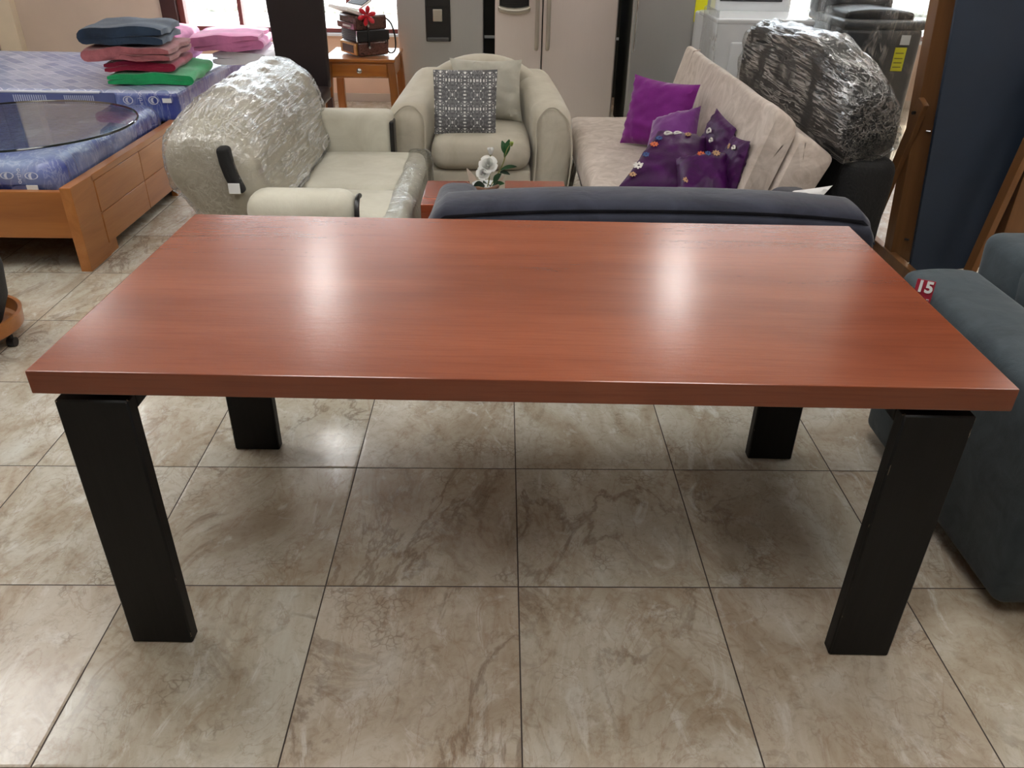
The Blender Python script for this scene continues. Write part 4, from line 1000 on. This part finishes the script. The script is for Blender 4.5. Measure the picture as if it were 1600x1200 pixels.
folded(-2.62, -2.20, 5.78, 6.25, .572, .80, 'pink_towel', 'pink fleece stack half hidden behind the slate blue fleece', 7, 4)

# ================================================================== PARSONS CHAIR
t = thing('dining_chair', 'tall-backed dark brown leather chair between the back mattress and the side table', 'chair', (-1.35, 5.6, 0))
obj('backrest', soft(-1.53, -1.17, 5.72, 5.79, .44, 1.12, .02, 6, lambda u, v, w, p: (p.x + .01 * w * u, p.y - .03 * w, p.z)), 'leather_dark', t)
obj('seat', soft(-1.53, -1.17, 5.34, 5.73, .38, .47, .025, 5), 'leather_dark', t)
for x in (-1.51, -1.19):
    for y in (5.37, 5.76): obj('leg', box(x - .018, x + .018, y - .018, y + .018, 0, .385, .002), 'frame_dark', t)

# ================================================================== SIDE TABLE + ACCORDION
t = thing('side_table', 'amber wooden side table with one drawer, carrying the accordion by the window', 'side table', (-.99, 6.1, 0))
sx0, sx1, sy0, sy1 = -1.235, -.745, 5.88, 6.40
def bow(u, v, w, p): return (p.x, p.y, p.z)
obj('table_top', box(sx0 - .005, sx1 + .005, sy0 - .01, sy1 + .01, .60, .622, .005), 'side_wood', t)
obj('apron', merge(box(sx0 + .03, sx1 - .03, sy0 + .01, sy0 + .03, .495, .60, .002), box(sx0 + .03, sx1 - .03, sy1 - .03, sy1 - .01, .495, .60, .002), box(sx0 + .01, sx0 + .03, sy0 + .03, sy1 - .03, .495, .60, .002), box(sx1 - .03, sx1 - .01, sy0 + .03, sy1 - .03, .495, .60, .002)), 'side_wood', t)
dr = obj('drawer', box(sx0 + .055, sx1 - .055, sy0 - .004, sy0 + .012, .505, .585, .003), 'side_wood', t)
obj('knob', lathe([(.0, 0), (.014, 0), (.018, .008), (.010, .014), (.0, .016)], 0, 0, 16), 'chrome', dr, label='round metal knob', world=False).matrix_local = pm(t).inverted() @ Matrix.Translation((-.99, sy0 - .005, .545)) @ Matrix.Rotation(PI / 2, 4, 'X')
for x, s in ((sx0 + .03, -1), (sx1 - .03, 1)):
    for y in (sy0 + .03, sy1 - .03):
        obj('leg', soft(x - .028, x + .028, y - .026, y + .026, 0, .60, .006, 6, lambda u, v, w, p, s=s: (p.x + s * .018 * math.sin(PI * (w + 1) / 2) * 1.0, p.y, p.z), rs=2), 'side_wood_z', t)
t = thing('accordion', 'brown pearl piano accordion with black straps and a red bow, on the side table', 'accordion', (-.97, 6.08, .622), 0)
A = Matrix.Translation((-.995, 5.93, .626)) @ Matrix.Rotation(math.radians(35), 4, 'Z')    # near upright corner; local x along the bass face, local -x.. keys
def abox(x0, x1, y0, y1, z0, z1, bev=.004): return box(x0, x1, y0, y1, z0, z1, bev, 2, mat4=A)
wdt, dpt = .235, .27
def shear(bm, k=-.14):
    bm.transform(A.inverted()); 
    for v in bm.verts: v.co.x += k * v.co.z * 0; v.co.y += 0
    bm.transform(A); return bm
obj('bass_case', abox(0, wdt, 0, dpt, 0, .092, .012), 'pearl', t)
obj('treble_case', abox(-.004, wdt, 0, dpt, .168, .262, .014), 'pearl', t)
for i in range(6): obj('bellows', abox(.006, wdt - .004, .004, dpt - .004, .094 + i * .0122, .104 + i * .0122, .003), 'bellows' , t)
obj('grille', abox(-.012, 0, .01, dpt - .01, .008, .084, .002), 'gold', t, label='gilt openwork grille')
obj('grille_inset', abox(-.015, -.011, .05, dpt - .05, .02, .07, .001), 'frame_dark', t)
obj('corner_trim', merge(abox(-.006, .004, -.004, .006, .094, .166, .001)), 'chrome', t)
obj('register_panel', abox(-.02, -.002, .0, dpt, .172, .214, .003), 'maroon', t, label='maroon panel')
obj('badge', abox(-.024, -.019, .05, .17, .186, .198, .001), 'keys', t)
kb = obj('keyboard', box(-.10, .02, .0, dpt + .03, 0, .022, .003, mat4=A @ Matrix.Translation((.03, 0, .262)) @ Matrix.Rotation(.35, 4, 'Y')), 'keys', t)
for i in range(7):
    obj('black_key', box(-.085, -.02, .018 + i * .037, .030 + i * .037, .021, .030, .001, mat4=A @ Matrix.Translation((.03, 0, .262)) @ Matrix.Rotation(.35, 4, 'Y')), 'black_plastic', kb, world=False) if False else None
obj('keys_bank', merge(*[box(-.02 + .0, .10, .012 + i * .022, .030 + i * .022, 0, .012, .002, mat4=A @ Matrix.Translation((.05, 0, .30)) @ Matrix.Rotation(-.5, 4, 'Y')) for i in range(11)]), 'keys', t)
obj('sharp_keys', merge(*[box(.02, .10, .026 + i * .022, .036 + i * .022, .010, .018, .001, mat4=A @ Matrix.Translation((.05, 0, .30)) @ Matrix.Rotation(-.5, 4, 'Y')) for i in range(10)]), 'black_plastic', t)
obj('hand_strap', merge(abox(0, wdt + .006, -.010, -.002, .10, .162, .002), abox(.075, .088, -.014, -.008, .062, .20, .001)), 'black_fabric', t, label='black closing strap')
for z in (.058, .196): obj('buckle', disc(A @ frame_m((.082, -.012, z), (1, 0, 0), (0, 0, 1)), .010, .008, .005, 14), 'chrome', t)
sp_ = [A @ Vector(q) for q in ((wdt, .03, .24), (wdt + .03, .0, .20), (wdt + .05, -.01, .12), (wdt + .055, 0, .04), (wdt + .04, .02, .008), (wdt + .01, .03, .02), (wdt + .012, .03, .10))]
obj('shoulder_strap', tube(smooth_path(sp_, 6), .011, 8, flat=.5), 'black_fabric', t)
sp_ = [A @ Vector(q) for q in ((wdt, .12, .20), (wdt + .025, .10, .16), (wdt + .022, .08, .08), (wdt + .02, .06, .012))]
obj('shoulder_strap', tube(smooth_path(sp_, 6), .014, 8, flat=.5), 'black_fabric', t)
bowc = A @ Vector((.075, -.02, .262)); bl = []
for k in range(6):
    a = k * PI / 3 + .3; d = Vector((math.cos(a), -.35, math.sin(a))); sdir = Vector((-math.sin(a), 0, math.cos(a)))
    bl.append(tube([bowc + d * q for q in (.004, .016, .030, .044, .056, .064)], [.006, .012, .019, .021, .016, .006], 10, flat=.8))
bl.append(tube([bowc + Vector((0, -.02, -.006)), bowc + Vector((0, -.02, .006))], .011, 10))
single('ribbon_bow', merge(*bl), 'red_ribbon', 'shiny red ribbon bow fixed on the accordion', 'bow')

# ================================================================== COFFEE TABLES, FLOWER POT
t = thing('coffee_table', 'low red-brown square coffee table carrying the flower pot, left one of two', 'coffee table', (-.17, 3.52, 0), 0, 'low coffee tables before the armchair')
def ctab(t, x0, x1, y0, y1, z):
    obj('table_top', box(x0, x1, y0, y1, z - .035, z, .003), 'coffee', t)
    obj('lower_shelf', box(x0 + .02, x1 - .02, y0 + .02, y1 - .02, .10, .12, .002), 'coffee', t)
    for x in (x0 + .02, x1 - .02):
        for y in (y0 + .02, y1 - .02): obj('leg', box(x - .02, x + .02, y - .02, y + .02, 0, z - .035, .002), 'coffee', t)
ctab(t, -.345, -.012, 3.34, 3.70, .42)
t = thing('coffee_table', 'low red-brown square coffee table, right one of two', 'coffee table', (.16, 3.52, 0), 0, 'low coffee tables before the armchair')
ctab(t, .02, .298, 3.34, 3.715, .42)
t = thing('flower_pot', 'small white pot of white roses and green leaves on the left coffee table', 'flowers', (-.07, 3.5, .42))
obj('pot', lathe([(.035, .421), (.045, .43), (.058, .468), (.052, .468), (.045, .455), (0, .455)], -.07, 3.5, 28), 'paper', t)
def wrap_leafs():
    bm = bmesh.new()
    for a0, hgt, ww in ((2.7, .075, .6), (.2, .055, .5), (4.4, .03, .8), (5.4, .035, .7), (3.6, .04, .7)):
        prev = None
        for i in range(7):
            a = a0 + (i / 6 - .5) * 2 * ww; k = 1 - abs(i / 6 - .5) * 2
            p0 = bm.verts.new((-.07 + .048 * math.cos(a), 3.5 + .048 * math.sin(a), .45)); p1 = bm.verts.new((-.07 + (.062 + .03 * k) * math.cos(a), 3.5 + (.062 + .03 * k) * math.sin(a), .452 + hgt * k ** .7))
            if prev: bm.faces.new((prev[0], p0, p1, prev[1]))
            prev = (p0, p1)
    bmesh.ops.solidify(bm, geom=list(bm.faces), thickness=.002); return bm
obj('paper_collar', wrap_leafs(), 'wrap_paper', t)
def leaf(base, d, L, wd, up=(0, -.4, 1), curl=.3):
    base = Vector(base); d = Vector(d).normalized(); s = d.cross(Vector(up)).normalized(); n = s.cross(d)
    bm = bmesh.new(); rows = []
    for i in range(8):
        k = i / 7; c = base + d * L * k + n * (-curl * L * k * k); wv = wd * math.sin(PI * min(1, k * .93 + .04)) ** .8
        rows.append([bm.verts.new(c - s * wv / 2 + n * .12 * wv), bm.verts.new(c), bm.verts.new(c + s * wv / 2 + n * .12 * wv)])
    for A_, B_ in zip(rows, rows[1:]):
        for q in range(2): bm.faces.new((A_[q], A_[q + 1], B_[q + 1], B_[q]))
    bmesh.ops.solidify(bm, geom=list(bm.faces), thickness=.0012); return bm
obj('stem', tube(smooth_path([(-.05, 3.5, .45), (-.02, 3.5, .50), (.01, 3.5, .56), (.025, 3.5, .615), (.04, 3.5, .64)], 5), .003, 6), 'stem', t)
obj('stem', tube(smooth_path([(-.06, 3.5, .45), (-.05, 3.5, .50), (-.045, 3.49, .60)], 5), .003, 6), 'stem', t)
for b, d, L, wd, mt_ in (((.018, 3.5, .60), (-.15, 0, 1), .055, .028, 'leaf'), ((.022, 3.5, .60), (.12, -.1, 1), .06, .030, 'leaf'), ((.015, 3.5, .585), (.25, -.2, .8), .045, .026, 'leaf'),
                         ((.0, 3.5, .53), (1, -.2, .55), .07, .028, 'leaf'), ((-.005, 3.5, .52), (1, -.3, .1), .045, .026, 'leaf_dark'), ((-.03, 3.48, .47), (.3, -.3, 1), .06, .045, 'leaf'),
                         ((-.04, 3.48, .46), (.8, -.4, .6), .06, .04, 'leaf'), ((-.07, 3.46, .47), (-1, -.4, .3), .05, .05, 'leaf_dark'), ((-.05, 3.46, .47), (-.3, -.6, .6), .05, .045, 'leaf_dark')):
    obj('leaf', leaf(b, d, L, wd), mt_, t)
def rose(c, r, openn, tilt):
    c = Vector(c); bms = []
    for ring, (n, rr, hh) in enumerate(((3, .35, .9), (4, .65, .8), (5, 1.0, .55))[: (3 if openn else 2)]):
        for i in range(n):
            a0 = i * 2 * PI / n + ring; bm = bmesh.new(); G_ = []
            for p_ in range(6):
                for q in range(6):
                    k = p_ / 5; a = a0 + (q / 5 - .5) * 2 * PI / n * 1.25 * (math.sin(PI * (.2 + .6 * k)) if True else 1)
                    ra = r * rr * (.25 + .75 * k ** .6) * (1 + (.25 * k * k if openn and ring == 2 else 0)); z = r * hh * 1.6 * (k - .35) * (1 - .15 * (2 * q / 5 - 1) ** 2) - (.35 * r * k ** 3 if ring == 2 else 0)
                    G_.append(bm.verts.new((ra * math.cos(a), ra * math.sin(a), z)))
            for p_ in range(5):
                for q in range(5): bm.faces.new((G_[p_ * 6 + q], G_[p_ * 6 + q + 1], G_[(p_ + 1) * 6 + q + 1], G_[(p_ + 1) * 6 + q]))
            bmesh.ops.solidify(bm, geom=list(bm.faces), thickness=.0012); bms.append(bm)
    o_ = merge(*bms); o_.transform(Matrix.Translation(c) @ Matrix.Rotation(tilt, 4, 'X')); return o_
obj('flower', rose((-.055, 3.47, .560), .034, True, .9), 'petal', t, label='open white rose')
obj('flower', rose((-.078, 3.455, .528), .025, True, 1.2), 'petal', t, label='lower white rose bloom')
obj('flower', rose((-.045, 3.49, .608), .023, False, .2), 'petal', t, label='half-open white rose')
obj('bud', rose((.046, 3.5, .640), .014, False, .2), 'bud', t, label='greenish closed bud')
